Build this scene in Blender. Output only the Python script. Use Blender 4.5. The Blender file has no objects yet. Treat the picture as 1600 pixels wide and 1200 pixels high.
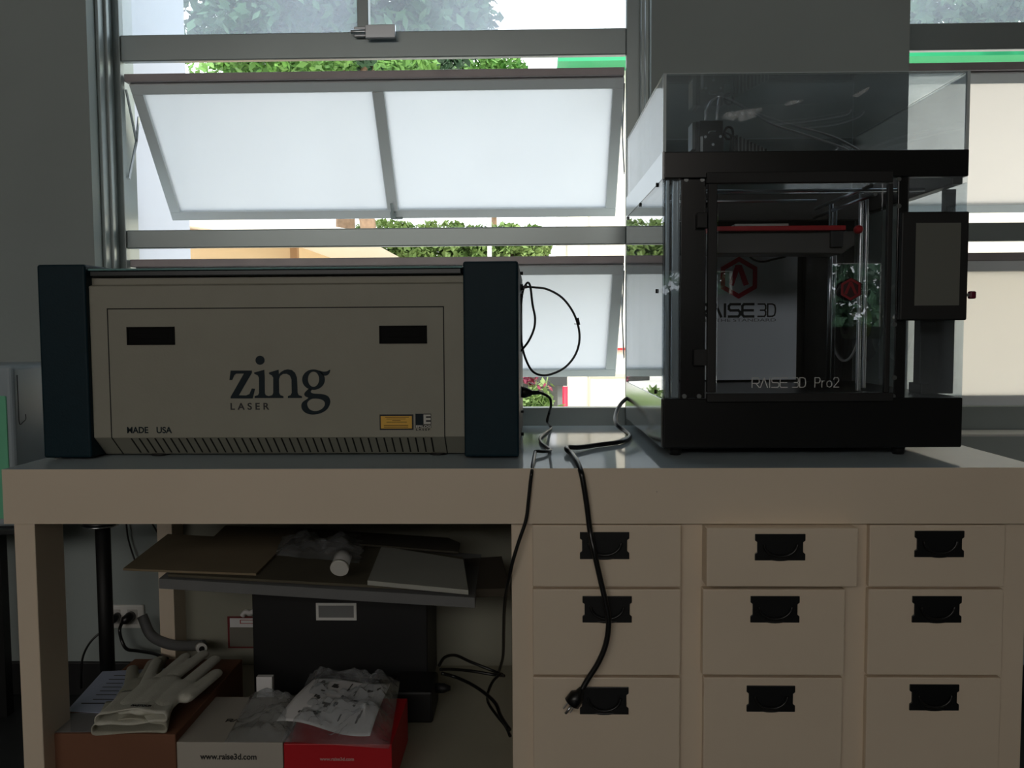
import bpy, math, random
from mathutils import Vector, Matrix, noise
random.seed(7)
SC = bpy.context.scene
COL = SC.collection

# ------------------------------------------------------------------ camera
F_PX, YAW, PITCH, ROLL = 1363.0, -0.0260, -0.0616, -0.006
CAM_Z = 1.0073
CP = Vector((0, 0, CAM_Z))
_cy, _sy, _cp, _sp = math.cos(YAW), math.sin(YAW), math.cos(PITCH), math.sin(PITCH)
FWD = Vector((_sy*_cp, _cy*_cp, _sp))
_r = Vector((_cy, -_sy, 0)); _u = _r.cross(FWD)
RT = _r*math.cos(ROLL) + _u*math.sin(ROLL)
UP = -_r*math.sin(ROLL) + _u*math.cos(ROLL)
cd = bpy.data.cameras.new('camera')
cam = bpy.data.objects.new('camera', cd); COL.objects.link(cam)
cam.matrix_world = Matrix(((RT.x, UP.x, -FWD.x, 0), (RT.y, UP.y, -FWD.y, 0), (RT.z, UP.z, -FWD.z, CAM_Z), (0, 0, 0, 1)))
cd.sensor_fit = 'HORIZONTAL'; cd.sensor_width = 36.0; cd.lens = 36.0*F_PX/1600.0
cd.clip_start = 0.05; cd.clip_end = 200
SC.camera = cam

# ------------------------------------------------------------------ world, sun, added fill, daylight portals, exposure
W = bpy.data.worlds.new('overcast_sky'); SC.world = W; W.use_nodes = True
nt = W.node_tree; nt.nodes.clear()
o_ = nt.nodes.new('ShaderNodeOutputWorld'); b_ = nt.nodes.new('ShaderNodeBackground')
tc = nt.nodes.new('ShaderNodeTexCoord'); ns = nt.nodes.new('ShaderNodeTexNoise'); cr = nt.nodes.new('ShaderNodeValToRGB')
ns.inputs['Scale'].default_value = 1.6; ns.inputs['Detail'].default_value = 4
cr.color_ramp.elements[0].color = (0.80, 0.88, 0.97, 1); cr.color_ramp.elements[0].position = 0.35
cr.color_ramp.elements[1].color = (1.0, 1.0, 1.0, 1); cr.color_ramp.elements[1].position = 0.62
nt.links.new(tc.outputs['Generated'], ns.inputs['Vector']); nt.links.new(ns.outputs['Fac'], cr.inputs['Fac'])
nt.links.new(cr.outputs['Color'], b_.inputs['Color']); b_.inputs['Strength'].default_value = 2.5
nt.links.new(b_.outputs[0], o_.inputs[0])

def light(name, kind, loc, rot, energy, color, **kw):
    l = bpy.data.lights.new(name, kind); l.energy = energy; l.color = color
    for k, v in kw.items(): setattr(l, k, v)
    o = bpy.data.objects.new(name, l); COL.objects.link(o); o.location = loc; o.rotation_euler = rot
    return o
light('sun', 'SUN', (0, -5, 20), (math.radians(38), 0, math.radians(-12)), 2.6, (1.0, 0.95, 0.86), angle=0.06)
# added fill light at an invented high opening in the unseen wall behind the camera
light('added_room_fill', 'AREA', (-1.3, -3.95, 2.4), (math.radians(90), 0, 0), 36, (1.0, 0.86, 0.72), shape='RECTANGLE', size=4.2, size_y=0.75)
# daylight portals in the two window openings
for x0, x1 in ((-1.19, 0.31), (0.98, 2.5)):
    p = light('window_daylight_portal', 'AREA', ((x0+x1)/2, 2.40, 1.55), (math.radians(-90), 0, 0), 1, (1, 1, 1), shape='RECTANGLE', size=x1-x0, size_y=1.6)
    p.data.cycles.is_portal = True
SC.view_settings.view_transform = 'Standard'; SC.view_settings.look = 'None'
SC.view_settings.exposure = 0.0; SC.view_settings.gamma = 1.0; SC.view_settings.use_curve_mapping = False
SC.cycles.use_denoising = True
SC.cycles.max_bounces = 14; SC.cycles.transparent_max_bounces = 24; SC.cycles.diffuse_bounces = 5
SC.cycles.glossy_bounces = 5; SC.cycles.transmission_bounces = 8; SC.cycles.sample_clamp_indirect = 4.0
SC.cycles.caustics_reflective = False; SC.cycles.caustics_refractive = False

# ------------------------------------------------------------------ measuring helpers (a sight line met with a real plane)
def ray(px, py):
    return (FWD*F_PX + RT*(px-800) - UP*(py-600))
def at(px, py, Y):
    d = ray(px, py); return CP + d*(Y/d.y)
def atz(px, py, Z):
    d = ray(px, py); return CP + d*((Z-CAM_Z)/d.z)
def atx(px, py, X):
    d = ray(px, py); return CP + d*(X/d.x)

# ------------------------------------------------------------------ materials
def lin(c):
    return tuple((v/255/12.92 if v/255 <= 0.04045 else ((v/255+0.055)/1.055)**2.4) for v in c)
MATS = {}
def mat(name, rgb, rough=0.5, metal=0.0, var=0.0, scale=8.0, bump=0.0, bscale=60.0, coat=0.0, spec=0.5, stretch=None, dark=None):
    """procedural: base colour with a soft noise variation and optional fine bump"""
    if name in MATS: return MATS[name]
    m = bpy.data.materials.new(name); m.use_nodes = True; n = m.node_tree; b = n.nodes['Principled BSDF']
    c = lin(rgb)
    b.inputs['Roughness'].default_value = rough; b.inputs['Metallic'].default_value = metal
    b.inputs['Coat Weight'].default_value = coat; b.inputs['Specular IOR Level'].default_value = spec
    t = n.nodes.new('ShaderNodeTexCoord'); mp = n.nodes.new('ShaderNodeMapping')
    if stretch: mp.inputs['Scale'].default_value = stretch
    n.links.new(t.outputs['Object'], mp.inputs['Vector'])
    no = n.nodes.new('ShaderNodeTexNoise'); no.inputs['Scale'].default_value = scale; no.inputs['Detail'].default_value = 6
    n.links.new(mp.outputs[0], no.inputs['Vector'])
    r = n.nodes.new('ShaderNodeValToRGB')
    a = tuple(max(0, v*(1-var)) for v in c) if dark is None else lin(dark)
    z = tuple(min(1, v*(1+var)) for v in c)
    r.color_ramp.elements[0].position = 0.3; r.color_ramp.elements[1].position = 0.7
    r.color_ramp.elements[0].color = (*a, 1); r.color_ramp.elements[1].color = (*z, 1)
    n.links.new(no.outputs['Fac'], r.inputs['Fac']); n.links.new(r.outputs['Color'], b.inputs['Base Color'])
    if bump > 0:
        n2 = n.nodes.new('ShaderNodeTexNoise'); n2.inputs['Scale'].default_value = bscale; n2.inputs['Detail'].default_value = 4
        bp = n.nodes.new('ShaderNodeBump'); bp.inputs['Strength'].default_value = bump; bp.inputs['Distance'].default_value = 0.002
        n.links.new(mp.outputs[0], n2.inputs['Vector']); n.links.new(n2.outputs['Fac'], bp.inputs['Height']); n.links.new(bp.outputs[0], b.inputs['Normal'])
    MATS[name] = m
    return m

def film(name, tint=(1, 1, 1), ior=1.5, rough=0.0, milk=0.0, milkcol=(1, 1, 1), mscale=6.0, mlo=0.0, fresnel_gain=1.0, transl=False):
    """clear sheet: transparent with a Fresnel reflection, plus an optional milky (dust, scuffs) layer"""
    if name in MATS: return MATS[name]
    m = bpy.data.materials.new(name); m.use_nodes = True; n = m.node_tree; n.nodes.clear()
    out = n.nodes.new('ShaderNodeOutputMaterial')
    tr = n.nodes.new('ShaderNodeBsdfTransparent'); tr.inputs['Color'].default_value = (*tint, 1)
    gl = n.nodes.new('ShaderNodeBsdfGlossy'); gl.inputs['Roughness'].default_value = rough
    fr = n.nodes.new('ShaderNodeFresnel'); fr.inputs['IOR'].default_value = ior
    mx = n.nodes.new('ShaderNodeMixShader')
    # a thin sheet reflects by the angle only, whichever side is met
    ge = n.nodes.new('ShaderNodeNewGeometry'); mm = n.nodes.new('ShaderNodeMix'); mm.data_type = 'FLOAT'
    mm.inputs['A'].default_value = ior; mm.inputs['B'].default_value = 1.0/ior
    n.links.new(ge.outputs['Backfacing'], mm.inputs['Factor'])
    mul = n.nodes.new('ShaderNodeMath'); mul.operation = 'MULTIPLY'; mul.inputs[1].default_value = fresnel_gain; mul.use_clamp = True
    fr.inputs['IOR'].default_value = ior
    lw = n.nodes.new('ShaderNodeLayerWeight'); lw.inputs['Blend'].default_value = 0.5
    # Schlick from the facing term
    pw = n.nodes.new('ShaderNodeMath'); pw.operation = 'POWER'; pw.inputs[1].default_value = 5.0
    ma = n.nodes.new('ShaderNodeMath'); ma.operation = 'MULTIPLY_ADD'; ma.inputs[1].default_value = 0.96; ma.inputs[2].default_value = 0.04
    n.links.new(lw.outputs['Facing'], pw.inputs[0]); n.links.new(pw.outputs[0], ma.inputs[0]); n.links.new(ma.outputs[0], mul.inputs[0])
    n.links.new(mul.outputs[0], mx.inputs['Fac']); n.links.new(tr.outputs[0], mx.inputs[1]); n.links.new(gl.outputs[0], mx.inputs[2])
    last = mx
    if milk > 0:
        d = n.nodes.new('ShaderNodeBsdfTranslucent' if transl else 'ShaderNodeBsdfDiffuse'); d.inputs['Color'].default_value = (*milkcol, 1)
        t = n.nodes.new('ShaderNodeTexCoord'); no = n.nodes.new('ShaderNodeTexNoise'); no.inputs['Scale'].default_value = mscale; no.inputs['Detail'].default_value = 5
        r = n.nodes.new('ShaderNodeMapRange'); r.inputs['From Min'].default_value = 0.35; r.inputs['From Max'].default_value = 0.75
        r.inputs['To Min'].default_value = mlo; r.inputs['To Max'].default_value = milk
        n.links.new(t.outputs['Object'], no.inputs['Vector']); n.links.new(no.outputs['Fac'], r.inputs['Value'])
        m2 = n.nodes.new('ShaderNodeMixShader'); n.links.new(r.outputs[0], m2.inputs['Fac'])
        n.links.new(last.outputs[0], m2.inputs[1]); n.links.new(d.outputs[0], m2.inputs[2]); last = m2
    n.links.new(last.outputs[0], out.inputs[0]); MATS[name] = m
    return m

def frosted(name, col, see=0.12):
    if name in MATS: return MATS[name]
    m = bpy.data.materials.new(name); m.use_nodes = True; n = m.node_tree; n.nodes.clear()
    out = n.nodes.new('ShaderNodeOutputMaterial')
    tl = n.nodes.new('ShaderNodeBsdfTranslucent'); tl.inputs['Color'].default_value = (*col, 1)
    rf = n.nodes.new('ShaderNodeBsdfRefraction'); rf.inputs['IOR'].default_value = 1.02; rf.inputs['Roughness'].default_value = 0.9
    gl = n.nodes.new('ShaderNodeBsdfGlossy'); gl.inputs['Roughness'].default_value = 0.5; gl.inputs['Color'].default_value = (.8, .8, .8, 1)
    t = n.nodes.new('ShaderNodeTexCoord'); no = n.nodes.new('ShaderNodeTexNoise'); no.inputs['Scale'].default_value = 2.2
    cr = n.nodes.new('ShaderNodeValToRGB'); cr.color_ramp.elements[0].color = (*(v*0.9 for v in col), 1); cr.color_ramp.elements[1].color = (*col, 1)
    n.links.new(t.outputs['Object'], no.inputs['Vector']); n.links.new(no.outputs['Fac'], cr.inputs['Fac']); n.links.new(cr.outputs['Color'], tl.inputs['Color'])
    m1 = n.nodes.new('ShaderNodeMixShader'); m1.inputs[0].default_value = see
    m2 = n.nodes.new('ShaderNodeMixShader'); m2.inputs[0].default_value = 0.05
    n.links.new(tl.outputs[0], m1.inputs[1]); n.links.new(rf.outputs[0], m1.inputs[2])
    n.links.new(m1.outputs[0], m2.inputs[1]); n.links.new(gl.outputs[0], m2.inputs[2]); n.links.new(m2.outputs[0], out.inputs[0])
    MATS[name] = m
    return m

M_wall = mat('wall_paint', (156, 166, 164), 0.8, var=0.05, scale=2.5, bump=0.15, bscale=90)
M_ceil = mat('ceiling_paint', (150, 150, 145), 0.9, var=0.02)
M_floor = mat('dark_floor', (44, 48, 50), 0.45, var=0.2, scale=4)
M_side = mat('room_wall_paint', (150, 146, 136), 0.85, var=0.03)
M_base = mat('black_baseboard', (16, 18, 20), 0.5)
M_sash = mat('sash_aluminium_lit', (236, 243, 246), 0.4, metal=0.0, var=0.02, scale=5)  # lighter copy of the window aluminium; outdoor light on the sash put into colour
M_alu = mat('window_aluminium', (158, 168, 168), 0.35, metal=0.4, var=0.04, scale=5)
M_aludark = mat('window_rail_dark', (170, 162, 164), 0.5, metal=0.3, var=0.1, scale=9)
M_reveal = mat('reveal_paint', (205, 208, 206), 0.6, var=0.02)
M_glass = film('clear_dirty_glass', (0.95, 0.98, 1.0), milk=0.30, milkcol=(0.75, 0.85, 1.0), mscale=2.0, mlo=0.12, transl=True)
M_frost = frosted('frosted_glass', (0.79, 0.82, 0.84))
M_frostw = frosted('frosted_glass_warm_lit', (0.78, 0.75, 0.70))  # warm tint stands for light off the cream building, put into the glass colour
M_bench = mat('bench_white_paint', (226, 211, 189), 0.42, var=0.03, scale=3, bump=0.05, bscale=30)
def specks(m, rgb, scale, lo):
    n = m.node_tree; b = n.nodes['Principled BSDF']; src = b.inputs['Base Color'].links[0].from_socket
    t = n.nodes.new('ShaderNodeTexCoord'); no = n.nodes.new('ShaderNodeTexNoise'); no.inputs['Scale'].default_value = scale; no.inputs['Detail'].default_value = 2
    mr = n.nodes.new('ShaderNodeMapRange'); mr.inputs['From Min'].default_value = lo; mr.inputs['From Max'].default_value = lo+0.03
    mx = n.nodes.new('ShaderNodeMix'); mx.data_type = 'RGBA'; mx.inputs['B'].default_value = (*lin(rgb), 1)
    n.links.new(t.outputs['Object'], no.inputs['Vector']); n.links.new(no.outputs['Fac'], mr.inputs['Value']); n.links.new(mr.outputs[0], mx.inputs['Factor'])
    n.links.new(src, mx.inputs['A']); n.links.new(mx.outputs['Result'], b.inputs['Base Color'])
specks(M_bench, (110, 92, 76), 38, 0.80)
M_top = mat('bench_top_gloss', (176, 190, 196), 0.12, spec=0.3, var=0.03, scale=5, bump=0.02, bscale=14)
def lacquer(m, cap, rough):
    # satin lacquer: matt colour under a weak clear reflection that grows towards grazing angles
    n = m.node_tree; b = n.nodes['Principled BSDF']; col = b.inputs['Base Color'].links[0].from_socket; out = n.nodes['Material Output']
    d = n.nodes.new('ShaderNodeBsdfDiffuse'); g = n.nodes.new('ShaderNodeBsdfGlossy'); g.inputs['Roughness'].default_value = rough; g.inputs['Color'].default_value = (1, 1, 1, 1)
    lw = n.nodes.new('ShaderNodeLayerWeight'); lw.inputs['Blend'].default_value = 0.5
    pw = n.nodes.new('ShaderNodeMath'); pw.operation = 'POWER'; pw.inputs[1].default_value = 3.5
    ml = n.nodes.new('ShaderNodeMath'); ml.operation = 'MULTIPLY_ADD'; ml.inputs[1].default_value = cap; ml.inputs[2].default_value = 0.02
    mx = n.nodes.new('ShaderNodeMixShader')
    n.links.new(col, d.inputs['Color']); n.links.new(lw.outputs['Facing'], pw.inputs[0]); n.links.new(pw.outputs[0], ml.inputs[0]); n.links.new(ml.outputs[0], mx.inputs[0])
    n.links.new(d.outputs[0], mx.inputs[1]); n.links.new(g.outputs[0], mx.inputs[2]); n.links.new(mx.outputs[0], out.inputs['Surface'])
lacquer(M_top, 0.36, 0.07)
M_black = mat('black_plastic', (12, 14, 15), 0.35, var=0.2, scale=20)
M_matte = mat('matte_black', (9, 11, 12), 0.6, var=0.2, scale=20)
M_dkgrey = mat('dark_grey_plastic', (48, 50, 50), 0.5, var=0.1)
M_chrome = mat('chrome', (215, 218, 220), 0.15, metal=1.0)
M_steel = mat('steel', (190, 194, 198), 0.28, metal=1.0)
M_cord = mat('cord_rubber', (14, 16, 17), 0.32, var=0.2)
M_text = mat('print_black', (14, 16, 18), 0.5)
M_white = mat('white_plastic', (225, 226, 222), 0.5)
M_paper = mat('paper_white', (225, 225, 225), 0.8, var=0.02)

# ------------------------------------------------------------------ mesh building
class MB:
    def __init__(s): s.v = []; s.f = []; s.mi = []; s.sm = []; s.m = 0
    def add(s, vs, fs, smooth=False):
        b = len(s.v); s.v += [tuple(v) for v in vs]
        for f in fs: s.f.append(tuple(b+i for i in f)); s.mi.append(s.m); s.sm.append(smooth)
        return s
    def box(s, x0, x1, y0, y1, z0, z1, M=None):
        x0, x1 = min(x0, x1), max(x0, x1); y0, y1 = min(y0, y1), max(y0, y1); z0, z1 = min(z0, z1), max(z0, z1)
        vs = [Vector(p) for p in ((x0,y0,z0),(x1,y0,z0),(x1,y1,z0),(x0,y1,z0),(x0,y0,z1),(x1,y0,z1),(x1,y1,z1),(x0,y1,z1))]
        if M is not None: vs = [M @ v for v in vs]
        return s.add(vs, ((0,3,2,1),(4,5,6,7),(0,1,5,4),(1,2,6,5),(2,3,7,6),(3,0,4,7)))
    def rail(s, a, b, w, h):
        """square bar from a to b"""
        a, b = Vector(a), Vector(b); d = (b-a); L = d.length; q = d.to_track_quat('Y', 'Z').to_matrix().to_4x4()
        return s.box(-w/2, w/2, 0, L, -h/2, h/2, Matrix.Translation(a) @ q)
    def ring(s, pts_r, seg=10, closed=False, caps=True):
        """tube through [(point, radius)]"""
        P = [Vector(p) for p, r in pts_r]; R = [r for p, r in pts_r]; n = len(P)
        t0 = (P[1]-P[0]).normalized(); up = Vector((0, 0, 1)) if abs(t0.z) < 0.9 else Vector((1, 0, 0))
        nrm = t0.cross(up).normalized(); vs = []; 
        for i in range(n):
            if i == 0: t = P[1]-P[0]
            elif i == n-1: t = P[-1]-P[-2]
            else: t = P[i+1]-P[i-1]
            if t.length < 1e-9: t = t0.copy()
            t.normalize(); nrm = (nrm - t*nrm.dot(t))
            if nrm.length < 1e-6: nrm = t.orthogonal()
            nrm.normalize(); bi = t.cross(nrm); t0 = t
            for k in range(seg):
                a = 2*math.pi*k/seg; vs.append(P[i] + (nrm*math.cos(a)+bi*math.sin(a))*R[i])
        fs = []
        for i in range(n-1):
            for k in range(seg):
                k2 = (k+1) % seg; fs.append((i*seg+k, i*seg+k2, (i+1)*seg+k2, (i+1)*seg+k))
        s.add(vs, fs, True)
        if caps:
            b = len(s.v)-len(vs)
            s.f.append(tuple(b+k for k in reversed(range(seg)))); s.mi.append(s.m); s.sm.append(False)
            s.f.append(tuple(b+(n-1)*seg+k for k in range(seg))); s.mi.append(s.m); s.sm.append(False)
        return s
    def tube(s, pts, r, seg=10, sub=6):
        P = crom([Vector(p) for p in pts], sub); return s.ring([(p, r) for p in P], seg)
    def cyl(s, a, b, r, seg=20, r2=None):
        return s.ring([(a, r), (b, r if r2 is None else r2)], seg)
    def prism(s, poly, axis, a0, a1, M=None):
        """poly of 2-D points extruded along axis 'x','y','z'"""
        n = len(poly)
        def mk(p, a): 
            v = {'x': (a, p[0], p[1]), 'y': (p[0], a, p[1]), 'z': (p[0], p[1], a)}[axis]
            return M @ Vector(v) if M is not None else v
        vs = [mk(p, a0) for p in poly] + [mk(p, a1) for p in poly]
        fs = [tuple(range(n)), tuple(reversed(range(n, 2*n)))] + [(i, n+i, n+(i+1) % n, (i+1) % n) for i in range(n)]
        return s.add(vs, fs)
    def grid(s, fn, nu, nv, thick=0.0, smooth=True):
        g = [[Vector(fn(i/nu, j/nv)) for j in range(nv+1)] for i in range(nu+1)]
        vs = [p for row in g for p in row]; fs = [(i*(nv+1)+j, (i+1)*(nv+1)+j, (i+1)*(nv+1)+j+1, i*(nv+1)+j+1) for i in range(nu) for j in range(nv)]
        return s.add(vs, fs, smooth)
    def build(s, name, mats, parent=None, bevel=0.0, seg=2, origin=None, solid=0.0, sub=0):
        me = bpy.data.meshes.new(name)
        off = Vector(origin) if origin is not None else Vector((0, 0, 0))
        me.from_pydata([tuple(Vector(v)-off) for v in s.v], [], s.f)
        if not isinstance(mats, (list, tuple)): mats = [mats]
        for m in mats: me.materials.append(m)
        for p, mi, sm in zip(me.polygons, s.mi, s.sm): p.material_index = mi; p.use_smooth = sm
        me.update()
        import bmesh
        bm = bmesh.new(); bm.from_mesh(me); bmesh.ops.recalc_face_normals(bm, faces=bm.faces); bm.to_mesh(me); bm.free()
        o = bpy.data.objects.new(name, me); COL.objects.link(o); o.location = off
        if parent is not None: o.parent = parent
        if solid:
            md = o.modifiers.new('thickness', 'SOLIDIFY'); md.thickness = solid; md.offset = 0
        if bevel:
            md = o.modifiers.new('bevel', 'BEVEL'); md.width = bevel; md.segments = seg; md.limit_method = 'ANGLE'; md.angle_limit = math.radians(40)
        if sub:
            md = o.modifiers.new('sub', 'SUBSURF'); md.levels = sub; md.render_levels = sub
        return o

def crom(P, sub):
    if len(P) < 3: return P
    out = []; Q = [P[0]*2-P[1]] + P + [P[-1]*2-P[-2]]
    for i in range(1, len(Q)-2):
        for k in range(sub):
            t = k/sub; a, b, c, d = Q[i-1], Q[i], Q[i+1], Q[i+2]
            out.append(0.5*((2*b) + (c-a)*t + (2*a-5*b+4*c-d)*t*t + (3*b-a-3*c+d)*t**3))
    out.append(P[-1]); return out

def tag(o, label=None, cat=None, group=None, kind=None):
    if label: o['label'] = label
    if cat: o['category'] = cat
    if group: o['group'] = group
    if kind: o['kind'] = kind
    return o
def thing(name, label, cat, loc=(0, 0, 0), rotz=0.0, group=None):
    o = bpy.data.objects.new(name, None); COL.objects.link(o); o.empty_display_size = 0.05
    o.location = loc; o.rotation_euler = (0, 0, rotz); return tag(o, label, cat, group)
class At:
    """builds parts in world metres under a thing whose base is at loc"""
    def __init__(s, root): s.r = root; s.loc = Vector(root.location)
    def __call__(s, mb, name, mats, parent=None, **kw):
        o = mb.build(name, mats, None, **kw)
        if parent is None:
            o.parent = s.r; o.location = Vector(o.location) - s.loc if kw.get('origin') is not None else -s.loc
        else:
            o.parent = parent; o.location = (Vector(kw['origin']) if kw.get('origin') is not None else Vector((0, 0, 0))) - s.loc - Vector(parent.location)
        return o
def struct(o): o['kind'] = 'structure'; return o

# lettering -------------------------------------------------------------
def text_mesh(name, body, size, m, parent, M, depth=0.0004, spacing=1.0, offset=0.0, align='LEFT', xs=1.0):
    cu = bpy.data.curves.new(name, 'FONT'); cu.body = body; cu.size = size; cu.extrude = depth; cu.space_character = spacing; cu.offset = offset; cu.align_x = align
    to = bpy.data.objects.new(name, cu); me = bpy.data.meshes.new_from_object(to); bpy.data.objects.remove(to)
    me.name = name; me.transform(M @ Matrix.Diagonal((xs, 1, 1, 1))); me.materials.clear(); me.materials.append(m)
    o = bpy.data.objects.new(name, me); COL.objects.link(o); o.parent = parent; return o
FRONT = Matrix.Rotation(math.radians(90), 4, 'X')           # text in XY turned upright facing -Y
def face(x, y, z): return Matrix.Translation((x, y, z)) @ FRONT
def fill2d(polys, M, depth=0.0004):
    """polys: list of pieces, each a list of loops (first outer, then holes) -> joined verts/faces"""
    mb = MB()
    for loops in polys:
        cu = bpy.data.curves.new('c', 'CURVE'); cu.dimensions = '2D'; cu.fill_mode = 'BOTH'; cu.extrude = depth
        for lp in loops:
            sp = cu.splines.new('POLY'); sp.points.add(len(lp)-1); sp.use_cyclic_u = True
            for p, q in zip(sp.points, lp): p.co = (q[0], q[1], 0, 1)
        to = bpy.data.objects.new('c', cu); me = bpy.data.meshes.new_from_object(to)
        mb.add([M @ v.co for v in me.vertices], [tuple(p.vertices) for p in me.polygons])
        bpy.data.objects.remove(to); bpy.data.meshes.remove(me); bpy.data.curves.remove(cu)
    return mb
def ell(cx, cy, rx, ry, n=36): return [(cx+rx*math.cos(2*math.pi*i/n), cy+ry*math.sin(2*math.pi*i/n)) for i in range(n)]
def sm2(pts, sub=4):
    P = [Vector((x, y, 0)) for x, y in pts]; n = len(P); out = []
    for i in range(n):
        a, b, c, d = P[i-1], P[i], P[(i+1) % n], P[(i+2) % n]
        for k in range(sub):
            t = k/sub; q = 0.5*((2*b)+(c-a)*t+(2*a-5*b+4*c-d)*t*t+(3*b-a-3*c+d)*t**3); out.append((q.x, q.y))
    return out
STROKES = {  # wide rounded technical capitals, unit box
 'R': [[(0,0),(0,1),(.85,1),(1,.85),(1,.55),(.85,.42),(.15,.42)], [(.55,.42),(1,0)]],
 'A': [[(0,0),(.5,1),(1,0)]], 'I': [[(.5,0),(.5,1)]],
 'S': [[(1,1),(.15,1),(0,.85),(0,.62),(.15,.5),(.85,.5),(1,.38),(1,.15),(.85,0),(0,0)]],
 'E': [[(1,1),(.15,1),(0,.85),(0,.15),(.15,0),(1,0)], [(0,.5),(.95,.5)]],
 '3': [[(0,1),(.85,1),(1,.85),(1,.62),(.85,.5),(.3,.5)], [(.85,.5),(1,.38),(1,.15),(.85,0),(0,0)]],
 'D': [[(0,0),(0,1),(.6,1),(.9,.9),(1,.65),(1,.35),(.9,.1),(.6,0),(0,0)]],
 'P': [[(0,0),(0,1),(.75,1),(.95,.85),(.95,.6),(.75,.45),(0,.45)]],
 'r': [[(0,0),(0,.65)], [(0,.45),(.3,.65),(.7,.65)]],
 'o': [[(.5,0),(.12,.1),(0,.33),(.12,.56),(.5,.66),(.88,.56),(1,.33),(.88,.1),(.5,0)]],
 '2': [[(0,.8),(.2,1),(.75,1),(.95,.8),(.9,.6),(0,0),(1,0)]]}
def strokes(word, x, z, h, w, gap, t, y, mb=None, widths=None):
    mb = mb or MB()
    for i, ch in enumerate(word):
        if ch == ' ': x += w+gap; continue
        cw = w*(0.25 if ch == 'I' else 0.62 if ch == 'r' else 0.95 if ch == 'o' else 1.0)
        tt = t[i] if isinstance(t, (list, tuple)) else t
        for line in STROKES[ch]:
            P = [(x+px*cw if ch != 'I' else x+cw/2, z+pz*h) for px, pz in line]
            for a, b in zip(P, P[1:]):
                d = Vector((b[0]-a[0], b[1]-a[1])); L = d.length
                if L == 0: continue
                d /= L; nrm = Vector((-d.y, d.x))*tt/2; e = d*tt*0.4
                q = [(a[0]-e.x+nrm.x, a[1]-e.y+nrm.y), (a[0]-e.x-nrm.x, a[1]-e.y-nrm.y), (b[0]+e.x-nrm.x, b[1]+e.y-nrm.y), (b[0]+e.x+nrm.x, b[1]+e.y+nrm.y)]
                mb.prism(q, 'y', y, y-0.0006)
        x += cw+gap
    return mb
def hexring(cx, cz, r, r2, y, t=0.001):
    mb = MB(); A = [math.radians(30+60*k) for k in range(6)]
    for k in range(6):
        a, b = A[k], A[(k+1) % 6]
        q = [(cx+r*math.cos(a), cz+r*math.sin(a)), (cx+r*math.cos(b), cz+r*math.sin(b)), (cx+r2*math.cos(b), cz+r2*math.sin(b)), (cx+r2*math.cos(a), cz+r2*math.sin(a))]
        mb.prism(q, 'y', y, y-t)
    return mb

# =================================================================== THE ROOM
WY, WT = 2.350, 2.62            # inner face and outer face of the window wall
OX = [(-1.1901, 0.3106), (0.9809, 2.50)]
OZ0 = at(1560, 680, WY).z; OZ1 = 2.28
H = 2.9
mb = MB()
mb.box(-3.6, OX[0][0], WY, WT, 0, H).box(OX[0][1], OX[1][0], WY, WT, 0, H).box(OX[1][1], 3.6, WY, WT, 0, H)
for a, b in OX: mb.box(a, b, WY, WT, 0, OZ0).box(a, b, WY, WT, OZ1, H)
struct(mb.build('wall_back', M_wall))
struct(MB().box(-3.7, -3.6, -4.1, WT, 0, H).build('wall_left', M_side))
struct(MB().box(3.6, 3.7, -4.1, WT, 0, H).build('wall_right', M_side))
mb = MB(); mb.box(-3.6, -3.4, -4.1, -4.0, 0, H).box(0.8, 1.1, -4.1, -4.0, 0, H).box(1.85, 2.7, -4.1, -4.0, 0, H).box(3.15, 3.6, -4.1, -4.0, 0, H).box(1.1, 1.85, -4.1, -4.0, 0, 1.30).box(1.1, 1.85, -4.1, -4.0, 1.50, H).box(2.7, 3.15, -4.1, -4.0, 0, 1.02).box(2.7, 3.15, -4.1, -4.0, 1.56, H).box(-3.4, 0.8, -4.1, -4.0, 0, 2.0).box(-3.4, 0.8, -4.1, -4.0, 2.8, H)  # long high opening is made up to hold the added fill light
struct(mb.build('wall_front', M_side))
struct(MB().box(-3.7, 3.7, -4.1, WT, -0.1, 0).build('floor', M_floor))
struct(MB().box(-3.7, 3.7, -4.1, WT, H, H+0.12).build('ceiling', M_ceil))
struct(MB().box(-3.6, 3.6, WY-0.014, WY, 0, 0.094).build('baseboard_back', M_base, bevel=0.003))

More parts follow.
